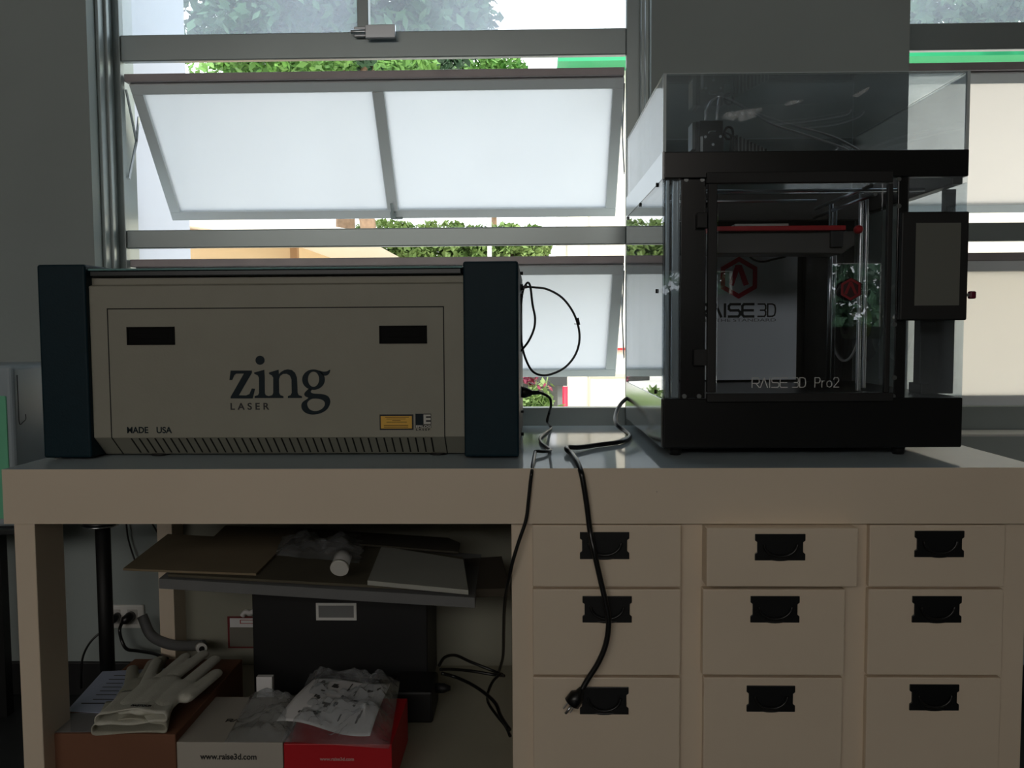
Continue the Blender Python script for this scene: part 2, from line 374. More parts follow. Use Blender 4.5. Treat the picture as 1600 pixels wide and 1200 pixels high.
# windows --------------------------------------------------------------
Z = lambda px, py, Y: at(px, py, Y).z
b1t, b1b, b2t, b2b, fbz = 0.8348+CAM_Z, 0.7640+CAM_Z, 0.2908+CAM_Z, 0.2412+CAM_Z, -0.2204+CAM_Z
HINGE_Y = 2.505
def sash(P, root, x0, x1, ztop, length, ang, glassm, tilt_name='sash', mull=True, stay=True):
    """top-hung sash: local frame hinged at its head, swung outwards by ang"""
    L = Matrix.Translation((0, HINGE_Y, ztop)) @ Matrix.Rotation(ang, 4, 'X')
    fw, ft = 0.032, 0.022
    mb = MB()
    mb.box(x0, x1, -ft/2, ft/2, -0.030, 0, L).box(x0, x1, -ft/2, ft/2, -length, -length+0.030, L)
    mb.box(x0, x0+fw, -ft/2, ft/2, -length+0.030, -0.030, L).box(x1-fw, x1, -ft/2, ft/2, -length+0.030, -0.030, L)
    s = P(mb, 'sash', M_sash, bevel=0.002)
    xm = (x0+x1)/2 + 0.005
    if mull: P(MB().box(xm-0.017, xm+0.017, -ft/2-0.002, ft/2, -length+0.030, -0.030, L), 'mullion', M_sash, parent=s, bevel=0.002)
    xs = [(x0+fw, xm-0.017), (xm+0.017, x1-fw)] if mull else [(x0+fw, x1-fw)]
    for a, b in xs: P(MB().box(a, b, -0.003, 0.003, -length+0.030, -0.030, L), 'glass_pane', glassm, parent=s)
    if mull:
        h = MB().box(xm-0.008, xm+0.008, -ft/2-0.012, -ft/2-0.002, -length+0.004, -length+0.028, L).box(xm-0.004, xm+0.004, -ft/2-0.016, -ft/2-0.010, -length+0.012, -length+0.062, L)
        h.box(xm, xm+0.03, -ft/2-0.012, -ft/2-0.004, -length+0.004, -length+0.010, L)
        P(h, 'sash_handle', M_alu, parent=s, bevel=0.0015)
    return L
def window(name, x0, x1, frames_x, openl, glassm, label_dirty=True):
    root = thing(name, None, None, ((x0+x1)/2, 2.48, OZ0)); root['kind'] = 'structure'
    P = At(root); fx0, fx1 = frames_x
    for side, (a, b) in enumerate(((x0, fx0), (fx1, x1))):
        s = 1 if side == 0 else -1; e = a if side == 0 else b; i = b if side == 0 else a
        mb = MB().box(e, e+s*0.010, 2.395, 2.60, OZ0, OZ1).box(e, e+s*0.018, 2.425, 2.440, OZ0, OZ1).box(e, i, 2.475, 2.500, OZ0, OZ1)
        P(mb, 'window_stile', M_alu, bevel=0.002)
    P(MB().box(fx0, fx1, 2.480, 2.503, b1b-0.002, b1t), 'transom', M_alu, bevel=0.003)
    P(MB().box(fx0, fx1, 2.480, 2.503, b2b-0.002, b2t), 'transom', M_alu, bevel=0.003)
    P(MB().box(fx0, fx1, 2.470, 2.515, OZ0, fbz), 'window_bottom_rail', M_alu, bevel=0.003)
    P(MB().box(fx0, fx1, 2.47, 2.51, OZ1-0.05, OZ1), 'window_head', M_alu, bevel=0.003)
    xm = (x0+x1)/2-0.035
    ml = P(MB().box(xm-0.016, xm+0.016, 2.478, 2.512, b1t, OZ1-0.05), 'mullion', M_alu, bevel=0.002)
    for a, b in ((fx0, xm-0.016), (xm+0.016, fx1)): P(MB().box(a, b, 2.497, 2.502, b1t, OZ1-0.05), 'glass_pane', M_glass)
    P(MB().box(xm-0.022, xm+0.014, 2.462, 2.47, b1t-0.020, b1t+0.008).box(xm+0.012, xm+0.095, 2.448, 2.462, b1t-0.028, b1t+0.008).cyl((xm-0.03, 2.458, b1t-0.008), (xm+0.02, 2.458, b1t-0.008), 0.006, 12), 'latch', M_steel, bevel=0.0015)
    # upper opening light
    zt = Z(600, 124, HINGE_Y)
    P(MB().box(fx0+0.004, fx1-0.004, 2.487, 2.524, zt-0.002, zt+0.020), 'drip_rail', M_aludark, bevel=0.002)
    Lm = sash(P, root, fx0+0.013, fx1-0.003, zt-0.002, 0.443, math.radians(38.3), glassm)
    zt2 = Z(600, 414, HINGE_Y)
    P(MB().box(fx0+0.004, fx1-0.004, 2.487, 2.524, zt2-0.002, zt2+0.020), 'drip_rail', M_aludark, bevel=0.002)
    if openl: sash(P, root, fx0+0.013, fx1-0.003, zt2-0.002, 0.4225, math.radians(38.9), glassm)
    else: sash(P, root, fx0+0.013, fx1-0.003, zt2-0.002, zt2-fbz, 0, glassm, mull=False)
    # folding friction stays
    for sx, xx in ((1, fx0+0.003), (-1, fx1-0.003)):
        for zt_ in ((zt, zt2) if openl else (zt,)):
            P(MB().rail((xx, 2.50, zt_-0.02), (xx, 2.555, zt_-0.155), 0.003, 0.010).rail((xx, 2.555, zt_-0.155), (xx, 2.50, zt_-0.27), 0.003, 0.010).rail((xx, 2.555, zt_-0.155), (xx, 2.575, zt_-0.08), 0.003, 0.010), 'stay_arm', M_steel)
    return root
window('window_1', OX[0][0], OX[0][1], (-1.1615, 0.2584), True, M_frost)
window('window_2', OX[1][0], OX[1][1], (1.010, 2.47), False, M_frostw)
for i, (a, b) in enumerate(OX):
    mb = MB().box(a, b, WY-0.001, 2.455, OZ0-0.004, OZ0+0.003)
    struct(mb.build('trim_%d' % (i+1), M_reveal, bevel=0.002))

# =================================================================== WORKBENCH
T = 0.750; FY = 1.6123; BY = 2.3402; TX0, TX1 = -1.0090, 0.9350; FZ = -0.3616+CAM_Z; SH = 0.10
bench = thing('workbench', 'long white painted workbench with a thick apron and glossy top under the windows', 'workbench', (TX0+0.02, FY, 0))
P = At(bench)
P(MB().box(TX0, TX1, FY+0.0012, BY, T-0.020, T), 'tabletop', M_top, bevel=0.0008)
P(MB().box(TX0, TX1, FY, FY+0.0012, FZ, T).box(TX0, TX1, FY+0.0012, FY+0.03, FZ, T-0.020), 'apron', M_bench)
P(MB().box(TX0, TX0+0.03, FY+0.03, BY, FZ, T-0.022).box(TX1-0.03, TX1, FY+0.03, BY, FZ, T-0.022).box(TX0, TX1, BY-0.03, BY, FZ, T-0.022), 'apron', M_bench)
LX = -0.9925
for (lx, ly) in ((LX, FY+0.004), (LX, BY-0.105)):
    P(MB().box(lx, lx+0.040, ly, ly+0.10, 0, FZ), 'leg', M_bench, bevel=0.0015)
CX0 = at(799, 850, FY+0.012).x; CX1 = TX1-0.018
P(MB().box(LX+0.040, CX0, FY+0.02, BY-0.005, SH-0.03, SH), 'lower_shelf', mat('shelf_paint_shaded', (172, 170, 152), 0.5, var=0.06, scale=5), bevel=0.0015)  # darker than the bench white; under-bench shade put into the shelf colour
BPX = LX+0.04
P(MB().box(BPX, CX0, BY-0.032, BY-0.005, SH, FZ), 'back_panel', mat('back_panel_paint_shaded', (146, 146, 132), 0.6, var=0.04), bevel=0.001)  # bench white greyed down, shade at the back of the bay put into colour

# drawer cabinet ---------------------------------------------------------
cab = thing('drawer_cabinet', 'white cabinet of nine drawers with black recessed pulls below the right half of the bench', 'cabinet', ((CX0+CX1)/2, FY, 0))
P = At(cab); CY = FY+0.012
def px2x(px, py=900): return at(px, py, CY).x
def py2z(py, px=1100): return at(px, py, CY).z
P(MB().box(CX0, CX1, CY+0.006, BY-0.04, 0.02, FZ), 'cabinet_body', M_bench, bevel=0.0015)
M_slot = mat('drawer_gap_shadow', (92, 70, 58), 0.8)
cols = [(832, 1064), (1101, 1320), (1358, 1570)]
rows = [(820.5, 917), (921, 1055), (1059, 1262)]
handle_px = {(0,0): (906,831,983,873), (0,1): (910,931,987,972), (0,2): (906,1073,982,1115),
             (1,0): (1179,834,1258,875), (1,1): (1172,931,1249,972), (1,2): (1166,1071,1242,1111),
             (2,0): (1428,829,1506,870), (2,1): (1424,931,1502,972), (2,2): (1420,1069,1498,1109)}
for ci, (c0, c1) in enumerate(cols):
    for ri, (r0, r1) in enumerate(rows):
        yf = CY-0.010
        if (ci, ri) == (1, 0): yf = CY-0.040; 
        X0, X1 = at(c0, 880, yf).x, at(c1, 880, yf).x
        if (ci, ri) == (1, 0): X0, X1 = at(1104, 880, yf).x, at(1340, 880, yf).x
        if (ci, ri) == (1, 1): yf = CY-0.016; X0 = at(1098, 980, yf).x; X1 = at(1320, 980, yf).x
        z0, z1 = at((c0+c1)/2, r1, yf).z, at((c0+c1)/2, r0, yf).z
        if (ci, ri) == (1, 0): z1 = min(z1, FZ-0.002)
        else: z1 = min(z1, FZ-0.001)
        d = P(MB().box(X0, X1, yf, CY+0.0055, z0, z1), 'drawer', M_bench, bevel=0.0018)
        # campaign pull: notched plate, sunk dish, swinging bail and thumb bump
        hx0, hy0, hx1, hy1 = handle_px[(ci, ri)]
        a = at(hx0, hy1, yf); b = at(hx1, hy0, yf); w = b.x-a.x; h = b.z-a.z; n = 0.004; e = 0.012
        poly = [(a.x, a.z), (b.x, a.z), (b.x, a.z+e), (b.x-n, a.z+e+0.003), (b.x-n, b.z-e-0.003), (b.x, b.z-e), (b.x, b.z), (a.x, b.z), (a.x, b.z-e), (a.x+n, b.z-e-0.003), (a.x+n, a.z+e+0.003), (a.x, a.z+e)]
        hb = MB().prism(poly, 'y', yf, yf-0.0035)
        cx, cz = (a.x+b.x)/2, (a.z+b.z)/2
        hb.ring([(Vector((cx+math.cos(t)*w*0.33, yf-0.007, cz+0.006-math.sin(t)*h*0.46)), 0.0026) for t in [math.pi*k/14 for k in range(15)]], 8)
        hb.prism([(cx+math.cos(t)*w*0.20, a.z-0.0015+0.002*0-math.sin(t)*0.0035+0.004) for t in [math.pi*k/8 for k in range(9)]], 'y', yf-0.0005, yf-0.0045)
        P(hb, 'handle', M_black, parent=d, bevel=0.0012)

# =================================================================== LASER ENGRAVER
LX0, LW, LY, LZT = -0.9964, 0.965, 1.7325, 0.1367+CAM_Z
LX1 = LX0+LW; LD = 0.585
laser = thing('laser_engraver', 'beige desktop laser engraver with dark teal end caps on the left of the bench', 'laser engraver', ((LX0+LX1)/2, LY, T))
P = At(laser)
M_teal = mat('teal_paint', (8, 38, 48), 0.55, spec=0.22, var=0.06, scale=30, bump=0.12, bscale=240)
M_beige = mat('beige_powdercoat', (148, 147, 134), 0.55, var=0.03, scale=12, bump=0.12, bscale=260)
M_beiged = mat('beige_panel', (145, 144, 131), 0.55, var=0.03, scale=12, bump=0.12, bscale=260)
cl1 = at(136, 560, LY).x+0.002; cr0 = at(724.5, 560, LY).x
P(MB().box(LX0, cl1, LY, LY+LD, T+0.004, LZT), 'end_cap', M_teal, bevel=0.005, seg=3)
P(MB().box(cr0, LX1, LY, LY+LD, T+0.004, LZT), 'end_cap', M_teal, bevel=0.005, seg=3)
YB = LY+0.012
zt0 = at(430, 431, YB).z; zt1 = at(430, 445, YB).z; zc = at(430, 683, YB).z; zb = at(430, 709, YB+0.045).z
prof = [(YB, zc), (YB, zt1), (YB+0.013, zt1+0.003), (YB+0.013, zt0), (LY+LD-0.02, zt0), (LY+LD-0.02, zb), (YB+0.048, zb)]
P(MB().prism(prof, 'x', cl1, cr0), 'body', M_beige, bevel=0.0015)
zl = at(430, 421, YB).z
lid = P(MB().box(cl1+0.004, cr0-0.004, YB-0.002, LY+LD-0.03, zt0+0.001, zl), 'lid', mat('lid_dark', (22, 32, 36), 0.25), bevel=0.002)
P(MB().box(cl1+0.002, cr0-0.002, YB-0.004, LY+LD-0.03, zl, zl+0.004), 'lid_glass', mat('lid_edge_glass', (120, 160, 160), 0.1), parent=lid, bevel=0.001)
# front door panel, drawn by a fine dark seam
dx0, dx1, dz1 = at(171, 600, YB).x, at(695, 600, YB).x, at(430, 481, YB).z
s = MB(); t = 0.0022
chd = lambda z: YB-0.0004 if z >= zc else YB-0.0004+(zc-z)/(zc-zb)*0.048
def seam(x0, x1, z0, z1): s.box(x0, x1, YB-0.0007, YB+0.001, z0, z1)
seam(dx0, dx1, dz1-t/2, dz1+t/2); seam(dx0, dx0+t, zc, dz1); seam(dx1-t, dx1, zc, dz1)
cm = Matrix.Translation((0, YB, zc)) @ Matrix.Rotation(math.atan2(0.048, -(zb-zc)), 4, 'X')   # chamfer frame, -z runs down the slope
CL = math.hypot(0.048, zc-zb)
cm = Matrix.Translation((0, YB, zc)) @ Matrix.Rotation(math.atan2(0.048, zc-zb), 4, 'X')
s.box(dx0, dx0+t, -0.0007, 0.001, -CL, 0, cm).box(dx1-t, dx1, -0.0007, 0.001, -CL, 0, cm)
M_seam = mat('seam_black', (8, 9, 10), 0.7)
door = P(MB().box(dx0+t, dx1-t, YB-0.0003, YB+0.001, zc, dz1-t/2), 'access_door', M_beiged)
P(s, 'door_seam', M_seam, parent=door)
for hx0, hx1, hy0, hy1 in ((199, 273, 510.5, 539), (593, 667, 508.5, 537)):
    a, b = at(hx0, hy1, YB), at(hx1, hy0, YB); m = MB()
    f = 0.003
    m.box(a.x, b.x, YB-0.0025, YB, b.z-f, b.z).box(a.x, b.x, YB-0.0025, YB, a.z, a.z+f).box(a.x, a.x+f, YB-0.0025, YB, a.z, b.z).box(b.x-f, b.x, YB-0.0025, YB, a.z, b.z)
    m.box(a.x+f, b.x-f, YB-0.0006, YB, a.z+f, b.z-f).box(a.x+0.014, b.x-0.014, YB-0.0016, YB, a.z+0.012, b.z-0.012)
    P(m, 'recessed_grip', mat('grip_black', (5, 6, 6), 0.7, spec=0.15), parent=door, bevel=0.0006)
vs = MB()
for k in range(39):
    x = at(203.3+k*12.35, 684, YB).x
    vs.box(x, x+0.0030, -0.0006, 0.002, -CL+0.006, -0.003, cm)
P(vs, 'vent_slots', M_seam, parent=door)
# lettering
def zg(pts): return [(at(340+x/8, 540+y/8, YB).x, at(340+x/8, 540+y/8, YB).z) for x, y in pts]
pieces = [
 [zg([(165,312),(430,312),(430,340),(268,620),(360,622),(400,605),(430,535),(470,540),(440,660),(165,660),(165,640),(330,350),(235,350),(210,370),(185,430),(150,430)])],
 [zg([(460,335),(585,302),(590,400),(592,590),(602,618),(645,632),(645,655),(465,655),(465,630),(508,618),(520,590),(518,400),(503,372),(460,352)])],
 [zg(ell(532,183,57,57))],
 [zg([(645,335),(765,300),(768,355),(795,328),(840,303),(880,296),(930,305),(970,340),(993,400),(1002,590),(1015,618),(1055,632),(1055,655),(880,655),(880,630),(915,618),(928,590),(925,420),(905,375),(865,352),(820,354),(782,380),(768,420),(770,590),(785,618),(825,632),(825,655),(640,655),(640,630),(685,618),(697,590),(697,400),(680,372),(645,355)])],
 [zg(ell(1200,425,142,128)), zg(ell(1200,420,70,95))],
 [zg(sm2([(1262,312),(1320,324),(1370,320),(1408,300),(1398,345),(1370,370),(1325,372)], 3))],
 [zg(sm2([(1140,540),(1085,598),(1100,635),(1135,655),(1070,700),(1048,745),(1060,800),(1110,845),(1190,862),(1290,845),(1370,795),(1408,720),(1403,665),(1370,625),(1300,605),(1200,598),(1165,578),(1180,545)], 3)),
  zg(sm2([(1120,730),(1145,685),(1200,662),(1290,670),(1338,705),(1335,755),(1290,800),(1220,818),(1150,795)], 3))]]
FM = Matrix(((1, 0, 0, 0), (0, 0, 0, YB-0.0007), (0, 1, 0, 0), (0, 0, 0, 1)))
lt = fill2d(pieces, Matrix(((1, 0, 0, 0), (0, 0, -1, YB-0.0008), (0, 1, 0, 0), (0, 0, 0, 1))))
M_zing = mat('zing_ink', (8, 28, 36), 0.5, spec=0.2)
P(lt, 'logo_lettering', M_zing, parent=door)
def ptext(root, parent, name, body, px0, pybase, px1, hpx, Y, m, spacing=1.0, offset=0.0, xs=None):
    """lettering standing on a sight-measured base line, scaled to its real width and height"""
    a = at(px0, pybase, Y); b = at(px1, pybase, Y); top = at(px0, pybase-hpx, Y)
    hh = top.z-a.z; size = hh/0.71
    o = text_mesh(name, body, size, m, None, Matrix.Identity(4), spacing=spacing, offset=offset)
    xsx = [v.co.x for v in o.data.vertices]; wd = max(xsx)-min(xsx); k = (b.x-a.x)/wd if xs is None else xs
    o.data.transform(Matrix.Translation((a.x, Y-0.0006, a.z)) @ FRONT @ Matrix.Diagonal((k, 1, 1, 1)) @ Matrix.Translation((-min(xsx), 0, 0)))
    o.parent = parent; o.location = -Vector(root.location) - (Vector(parent.location) if parent is not root else Vector((0,0,0)))
    return o
ptext(laser, door, 'lettering', 'LASER', 360.5, 640, 421, 10.5, YB, M_text, spacing=1.6, offset=0.0004)
ptext(laser, door, 'lettering', 'MADE', 199, 676.5, 232, 9.5, YB, M_zing, offset=0.0004)
ptext(laser, door, 'lettering', 'USA', 245, 676.5, 269, 9.5, YB, M_zing, offset=0.0004)
def rect(mb, px0, py0, px1, py1, Y, th=0.0006):
    a, b = at(px0, py1, Y), at(px1, py0, Y); return mb.box(a.x, b.x, Y-th, Y+0.0002, a.z, b.z)
wl = P(rect(MB(), 593.5, 647.3, 646, 671.8, YB, 0.0008), 'warning_label', M_text, parent=door)
m_ = rect(MB(), 595.3, 650, 643.5, 669.5, YB, 0.0012)
m_.m = 1
for (x0, x1, y) in ((602,639,652),(604,634,654.6),(613,626,657),(604,636,659.4),(600,638,664.6),(600,638,667.2)): rect(m_, x0, y-0.5, x1, y+0.5, YB, 0.0014)
P(m_, 'warning_label', [mat('label_yellow', (226, 178, 70), 0.6), mat('label_ink', (90, 66, 20), 0.6)], parent=door)
m_ = rect(MB(), 649.3, 646.4, 661, 664, YB); m_.m = 1
rect(m_, 661, 646.4, 673.6, 663.5, YB, 0.0007); m_.m = 2
rect(m_, 662, 647.6, 672.8, 662.4, YB, 0.0010); m_.m = 1
rect(m_, 665.7, 650.3, 673, 652.8, YB, 0.0012); rect(m_, 665.7, 656.3, 673, 659, YB, 0.0012); rect(m_, 649.3, 664, 673.6, 668.6, YB, 0.0007)
P(m_, 'maker_emblem', [M_zing, M_text, mat('emblem_grey', (190, 190, 182), 0.6)], parent=door)
ptext(laser, door, 'lettering', 'EPILOG', 650, 668, 673, 3.4, YB-0.0006, mat('emblem_grey', (0,0,0)), offset=0.0002)
ptext(laser, door, 'lettering', 'LASER', 650, 672.6, 673, 3, YB, M_text, spacing=1.5, offset=0.0002)
for x in (LX0+0.21, LX1-0.17):
    for y in (LY+0.07, LY+LD-0.07): P(MB().cyl((x, y, T), (x, y, zb+0.001), 0.018, 16), 'foot', M_matte)
for (z, r) in ((at(815, 427, 2.0).z, 0.004), (at(815, 449, 2.0).z, 0.008), (at(815, 462, 2.0).z, 0.005), (at(815, 643, 2.0).z, 0.003), (at(815, 678, 2.0).z, 0.004)):
    P(MB().cyl((LX1-0.002, 2.0, z), (LX1+0.006, 2.0, z), r, 12), 'side_port', M_black)

# =================================================================== 3D PRINTER (printer's own frame: u right, v back, z up)
PX, PY_, PYAW = 0.2527, 1.7414, 0.0141
printer = thing('desktop_printer', 'tall black framed desktop 3D printer with clear acrylic hood on the right of the bench', '3d printer', (PX, PY_, T), PYAW)
MI = (Matrix.Translation((PX, PY_, T)) @ Matrix.Rotation(PYAW, 4, 'Z')).inverted()
NV = MI.to_3x3()
def pu(px, py, v=0.0):
    o = MI @ CP; d = NV @ ray(px, py); p = o + d*((v-o.y)/d.y); return p.x, p.z
def Q(mb, name, m, parent=None, **kw): return mb.build(name, m, parent or printer, **kw)
def qrect(mb, x0, y0, x1, y1, v, th, back=0.0):
    a = pu(x0, y1, v); b = pu(x1, y0, v); return mb.box(a[0], b[0], v-th, v+back, a[1], b[1])
PW, PD = 0.5978, 0.5967
zb0 = 0.0190; zb1 = pu(1270, 622)[1]; zt_a = pu(1270, 277)[1]; zt_b = pu(1270, 235)[1]; zcov = pu(1270, 112.5)[1]
M_pblk = mat('printer_black', (10, 12, 13), 0.30, var=0.15, scale=30)
M_side_al = mat('printer_side_metal', (196, 200, 204), 0.14, metal=0.9, var=0.05, scale=3)
M_acr = film('acrylic_clear', (0.93, 0.96, 0.98), milk=0.09, milkcol=(0.75, 0.85, 0.9), mscale=5, mlo=0.01, fresnel_gain=1.3)
M_door = film('door_glass', (0.92, 0.94, 0.96), fresnel_gain=2.0)
mb = MB().box(0.004, PW, 0, PD, zb0, zb1)
Q(mb, 'base', M_pblk, bevel=0.003)
Q(MB().box(0, 0.004, 0.004, PD, zb0+0.002, zb1), 'side_panel', M_side_al, bevel=0.001)
for u_, v_ in ((0.02, 0.03), (0.475, 0.03), (0.02, PD-0.05), (0.475, PD-0.05)):
    Q(MB().ring([((u_+0.016, v_+0.016, 0), 0.011), ((u_+0.016, v_+0.016, 0.0195), 0.015)], 14), 'foot', M_matte)
# top frame ring
fr_t = 0.022
mb = MB().box(0.004, PW, 0, fr_t, zt_a, zt_b).box(0.004, PW, PD-fr_t, PD, zt_a, zt_b).box(0.004, fr_t, fr_t, PD-fr_t, zt_a-0.008, zt_b).box(PW-fr_t, PW, fr_t, PD-fr_t, zt_a-0.012, zt_b)
Q(mb, 'top_frame', M_pblk, bevel=0.002)
Q(MB().box(0, 0.004, 0.002, PD, zt_a, zt_b), 'side_rail', M_side_al)
# corner and door posts
Q(qrect(MB(), 1062, 277, 1103, 622, 0.012, 0.004), 'front_panel', mat('smoke_panel', (26, 27, 28), 0.22), bevel=0.001)
Q(qrect(MB(), 1395, 277, 1419, 622, 0.012, 0.006), 'front_panel', mat('smoke_panel', (26, 27, 28), 0.22), bevel=0.001)
for (v0, v1) in ((PD-0.022, PD-0.002),):
    Q(MB().box(0.004, 0.03, v0, v1, zb1, zt_a), 'rear_post', M_pblk); Q(MB().box(PW-0.03, PW-0.004, v0, v1, zb1, zt_a), 'rear_post', M_pblk)
# clear panels
for (x0, x1, v, sh) in ((1040, 1046, 0.012, 'a'), (1050, 1061, 0.018, 'b')):
    Q(MB().box(pu(x0, 450, v)[0], pu(x1, 450, v)[0], v, v+0.012, zb1, zt_a), 'corner_profile', mat('profile_grey', (176, 186, 192), 0.2, metal=0.5), bevel=0.002)
Q(MB().box(0.001, 0.0045, 0.004, PD-0.002, zb1, zt_a), 'acrylic_panel', M_acr)
Q(MB().box(PW-0.0045, PW-0.001, 0.004, PD-0.03, zb1, zt_a-0.012), 'acrylic_panel', M_acr)
Q(MB().box(0.003, pu(1062, 450)[0], 0.002, 0.0055, zb1, zt_a), 'acrylic_panel', M_acr)
Q(MB().box(pu(1419, 450)[0], PW-0.001, 0.002, 0.0055, zb1, zt_a), 'acrylic_panel', M_acr)
bz0, bz1 = zb1, zt_a-0.005
ub = pu(1085, 450, PD-0.03)[0]; ue = pu(1350, 450, PD-0.03)[0]
Q(MB().box(0.03, PW-0.03, PD-0.012, PD-0.006, zb1, pu(1270, 305, PD-0.01)[1]), 'back_panel', mat('back_black', (20, 21, 22), 0.4))
# white sheet with printed emblem on the rear panel
VS = PD-0.05
sheet = Q(qrect(MB(), 1062, 398, 1246, 594, VS, 0.002), 'printed_sheet', mat('sheet_grey_white', (236, 242, 248), 0.35))
def hexat(cx, cy, rpx, r2px, v, t):
    c = pu(cx, cy, v); e = pu(cx, cy-rpx, v)[1]-c[1]; return hexring(c[0], c[1], e, e*r2px/rpx, v, t)
Mred = mat('emblem_red', (205, 20, 62), 0.5)
h = hexat(1154.5, 434, 33, 25, VS-0.002, 0.0006)
c = pu(1154, 434, VS); sc_ = (pu(1154, 424, VS)[1]-c[1])/10
def poly_px(mb, pts, v, t): return mb.prism([pu(x, y, v) for x, y in pts], 'y', v, v-t)
poly_px(h, [(1149,414),(1159,414),(1170,444),(1162,447),(1154,424),(1146,447),(1139,444)], VS-0.002, 0.0006)
Q(h, 'emblem', Mred, parent=sheet)
a = pu(1088, 495, VS); b = pu(1212.5, 475, VS); hh = b[1]-a[1]
wL = (b[0]-a[0]); 
q = strokes('RAISE', a[0], a[1], hh, hh*0.90, hh*0.20, hh*0.20, VS-0.002)
strokes('3D', pu(1184, 495, VS)[0], a[1], hh, hh*0.62, hh*0.16, hh*0.12, VS-0.002, mb=q)
Q(q, 'lettering', M_text, parent=sheet)
def plain_text(body, x0, y0, x1, h_px, v, m, parent, name='lettering', offset=0.0, spacing=1.0):
    a = pu(x0, y0, v); b = pu(x1, y0, v); hh = pu(x0, y0-h_px, v)[1]-a[1]
    o = text_mesh(name, body, hh/0.71, m, None, Matrix.Identity(4), spacing=spacing, offset=offset)
    xsx = [w.co.x for w in o.data.vertices]; k = (b[0]-a[0])/(max(xsx)-min(xsx))
    o.data.transform(Matrix.Translation((a[0], v-0.0006, a[1])) @ FRONT @ Matrix.Diagonal((k, 1, 1, 1)) @ Matrix.Translation((-min(xsx), 0, 0)))
    o.parent = parent; return o
plain_text('SET THE STANDARD', 1095, 503, 1212, 5, VS-0.002, mat('print_grey', (120, 124, 130), 0.6), sheet)
# door
door = Q(qrect(qrect(qrect(qrect(MB(), 1103, 268, 1393, 288, 0.0, 0.010, 0.001), 1103, 613, 1393, 628, 0.0, 0.010, 0.001), 1103, 288, 1119.5, 613, 0.0, 0.010, 0.001), 1378.5, 288, 1393, 613, 0.0, 0.010, 0.001), 'door', M_matte, bevel=0.0015)
Q(qrect(MB(), 1119, 287, 1379, 614, -0.004, 0.003), 'door_glass', M_door, parent=door)
hb = qrect(qrect(MB(), 1088, 333, 1103, 357, 0.0, 0.008), 1083, 546, 1103, 571, 0.0, 0.008)
for (x, y0, y1) in ((1088, 333, 357), (1083, 546, 571)): Q(qrect(MB(), x, y0, 1104, y1, 0.001, 0.009), 'hinge', M_matte, parent=door, bevel=0.001)
def qdisc(cx, cy, rpx, v, t, seg=24):
    c = pu(cx, cy, v); r = pu(cx, cy-rpx, v)[1]-c[1]; return MB().cyl((c[0], v, c[1]), (c[0], v-t, c[1]), r, seg)
kb = hexat(1329, 452, 17.5, 0.0, -0.010, 0.008)
kn = Q(kb, 'badge_knob', mat('badge_dark', (40, 14, 16), 0.4), parent=door)
kr = hexat(1329, 452, 17.5, 13.5, -0.018, 0.0012)
poly_px(kr, [(1327,440),(1331,440),(1339,459),(1335,460),(1329,446),(1323,460),(1319,459)], -0.018, 0.0012)
kr.build('badge_emblem', mat('badge_red', (120, 22, 30), 0.4), door)
M_etch = mat('etched_white', (205, 208, 206), 0.6)
a = pu(1175, 605.5, -0.007); b = pu(1260, 590, -0.007); hh = b[1]-a[1]
q = strokes('RAISE', a[0], a[1], hh, hh*0.73, hh*0.13, hh*0.09, -0.0072)
strokes('3D', pu(1238, 605.5, -0.007)[0], a[1], hh, hh*0.60, hh*0.15, hh*0.08, -0.0072, mb=q)
strokes('Pro2', pu(1273, 605.5, -0.007)[0], a[1], hh, hh*0.56, hh*0.16, hh*0.07, -0.0072, mb=q)
Q(q, 'etched_lettering', M_etch, parent=door)
for x, y in ((1072, 281), (1097, 281), (1404, 280), (1404, 322), (1397, 507), (1397, 590), (1069, 619), (1092, 619), (1395, 619)):
    d = qdisc(x, y, 3.6, 0.008, 0.003, 12); Q(d, 'screw', mat('screw_grey', (120, 124, 124), 0.35, metal=0.8))
# left side screws
for k, (x, y) in enumerate(((1026.5, 289), (1000, 320), (981, 341), (1026, 455), (978, 470), (1024, 612), (977, 596))):
    o_l = MI @ CP; d_l = NV @ ray(x, y); p_l = o_l + d_l*((0.0-o_l.x)/d_l.x)
    if 0 < p_l.y < PD: Q(MB().cyl((0.001, p_l.y, p_l.z), (-0.002, p_l.y, p_l.z), 0.0045, 12), 'screw', M_matte)
# touch screen
V = -0.014
scr = Q(MB().box(pu(1408, 400, V)[0], pu(1513.5, 400, V)[0], V, 0.0, pu(1460, 500.5, V)[1], pu(1460, 330.5, V)[1]), 'touch_screen', M_matte, bevel=0.003)
Q(qrect(MB(), 1428.5, 348, 1501.5, 477.5, V, 0.0008), 'display', mat('display_grey', (108, 110, 104), 0.25), parent=scr)
Q(MB().box(pu(1437, 560, 0.10)[0], pu(1491, 560, 0.10)[0], 0.10, 0.13, zb1, pu(1460, 480, 0.10)[1]), 'screen_riser', mat('riser_grey', (46, 47, 46), 0.5), bevel=0.002)
Q(MB().box(pu(1430, 560, 0.12)[0], pu(1445, 560, 0.12)[0], 0.09, 0.15, zb1, zb1+0.022), 'cable_guard', mat('riser_grey', (46, 47, 46), 0.5), bevel=0.002)
Q(MB().box(pu(1478, 310, 0.16)[0], pu(1494, 310, 0.16)[0], 0.16, 0.18, pu(1460, 480, 0.10)[1], zt_a), 'screen_post', M_dkgrey, bevel=0.001)
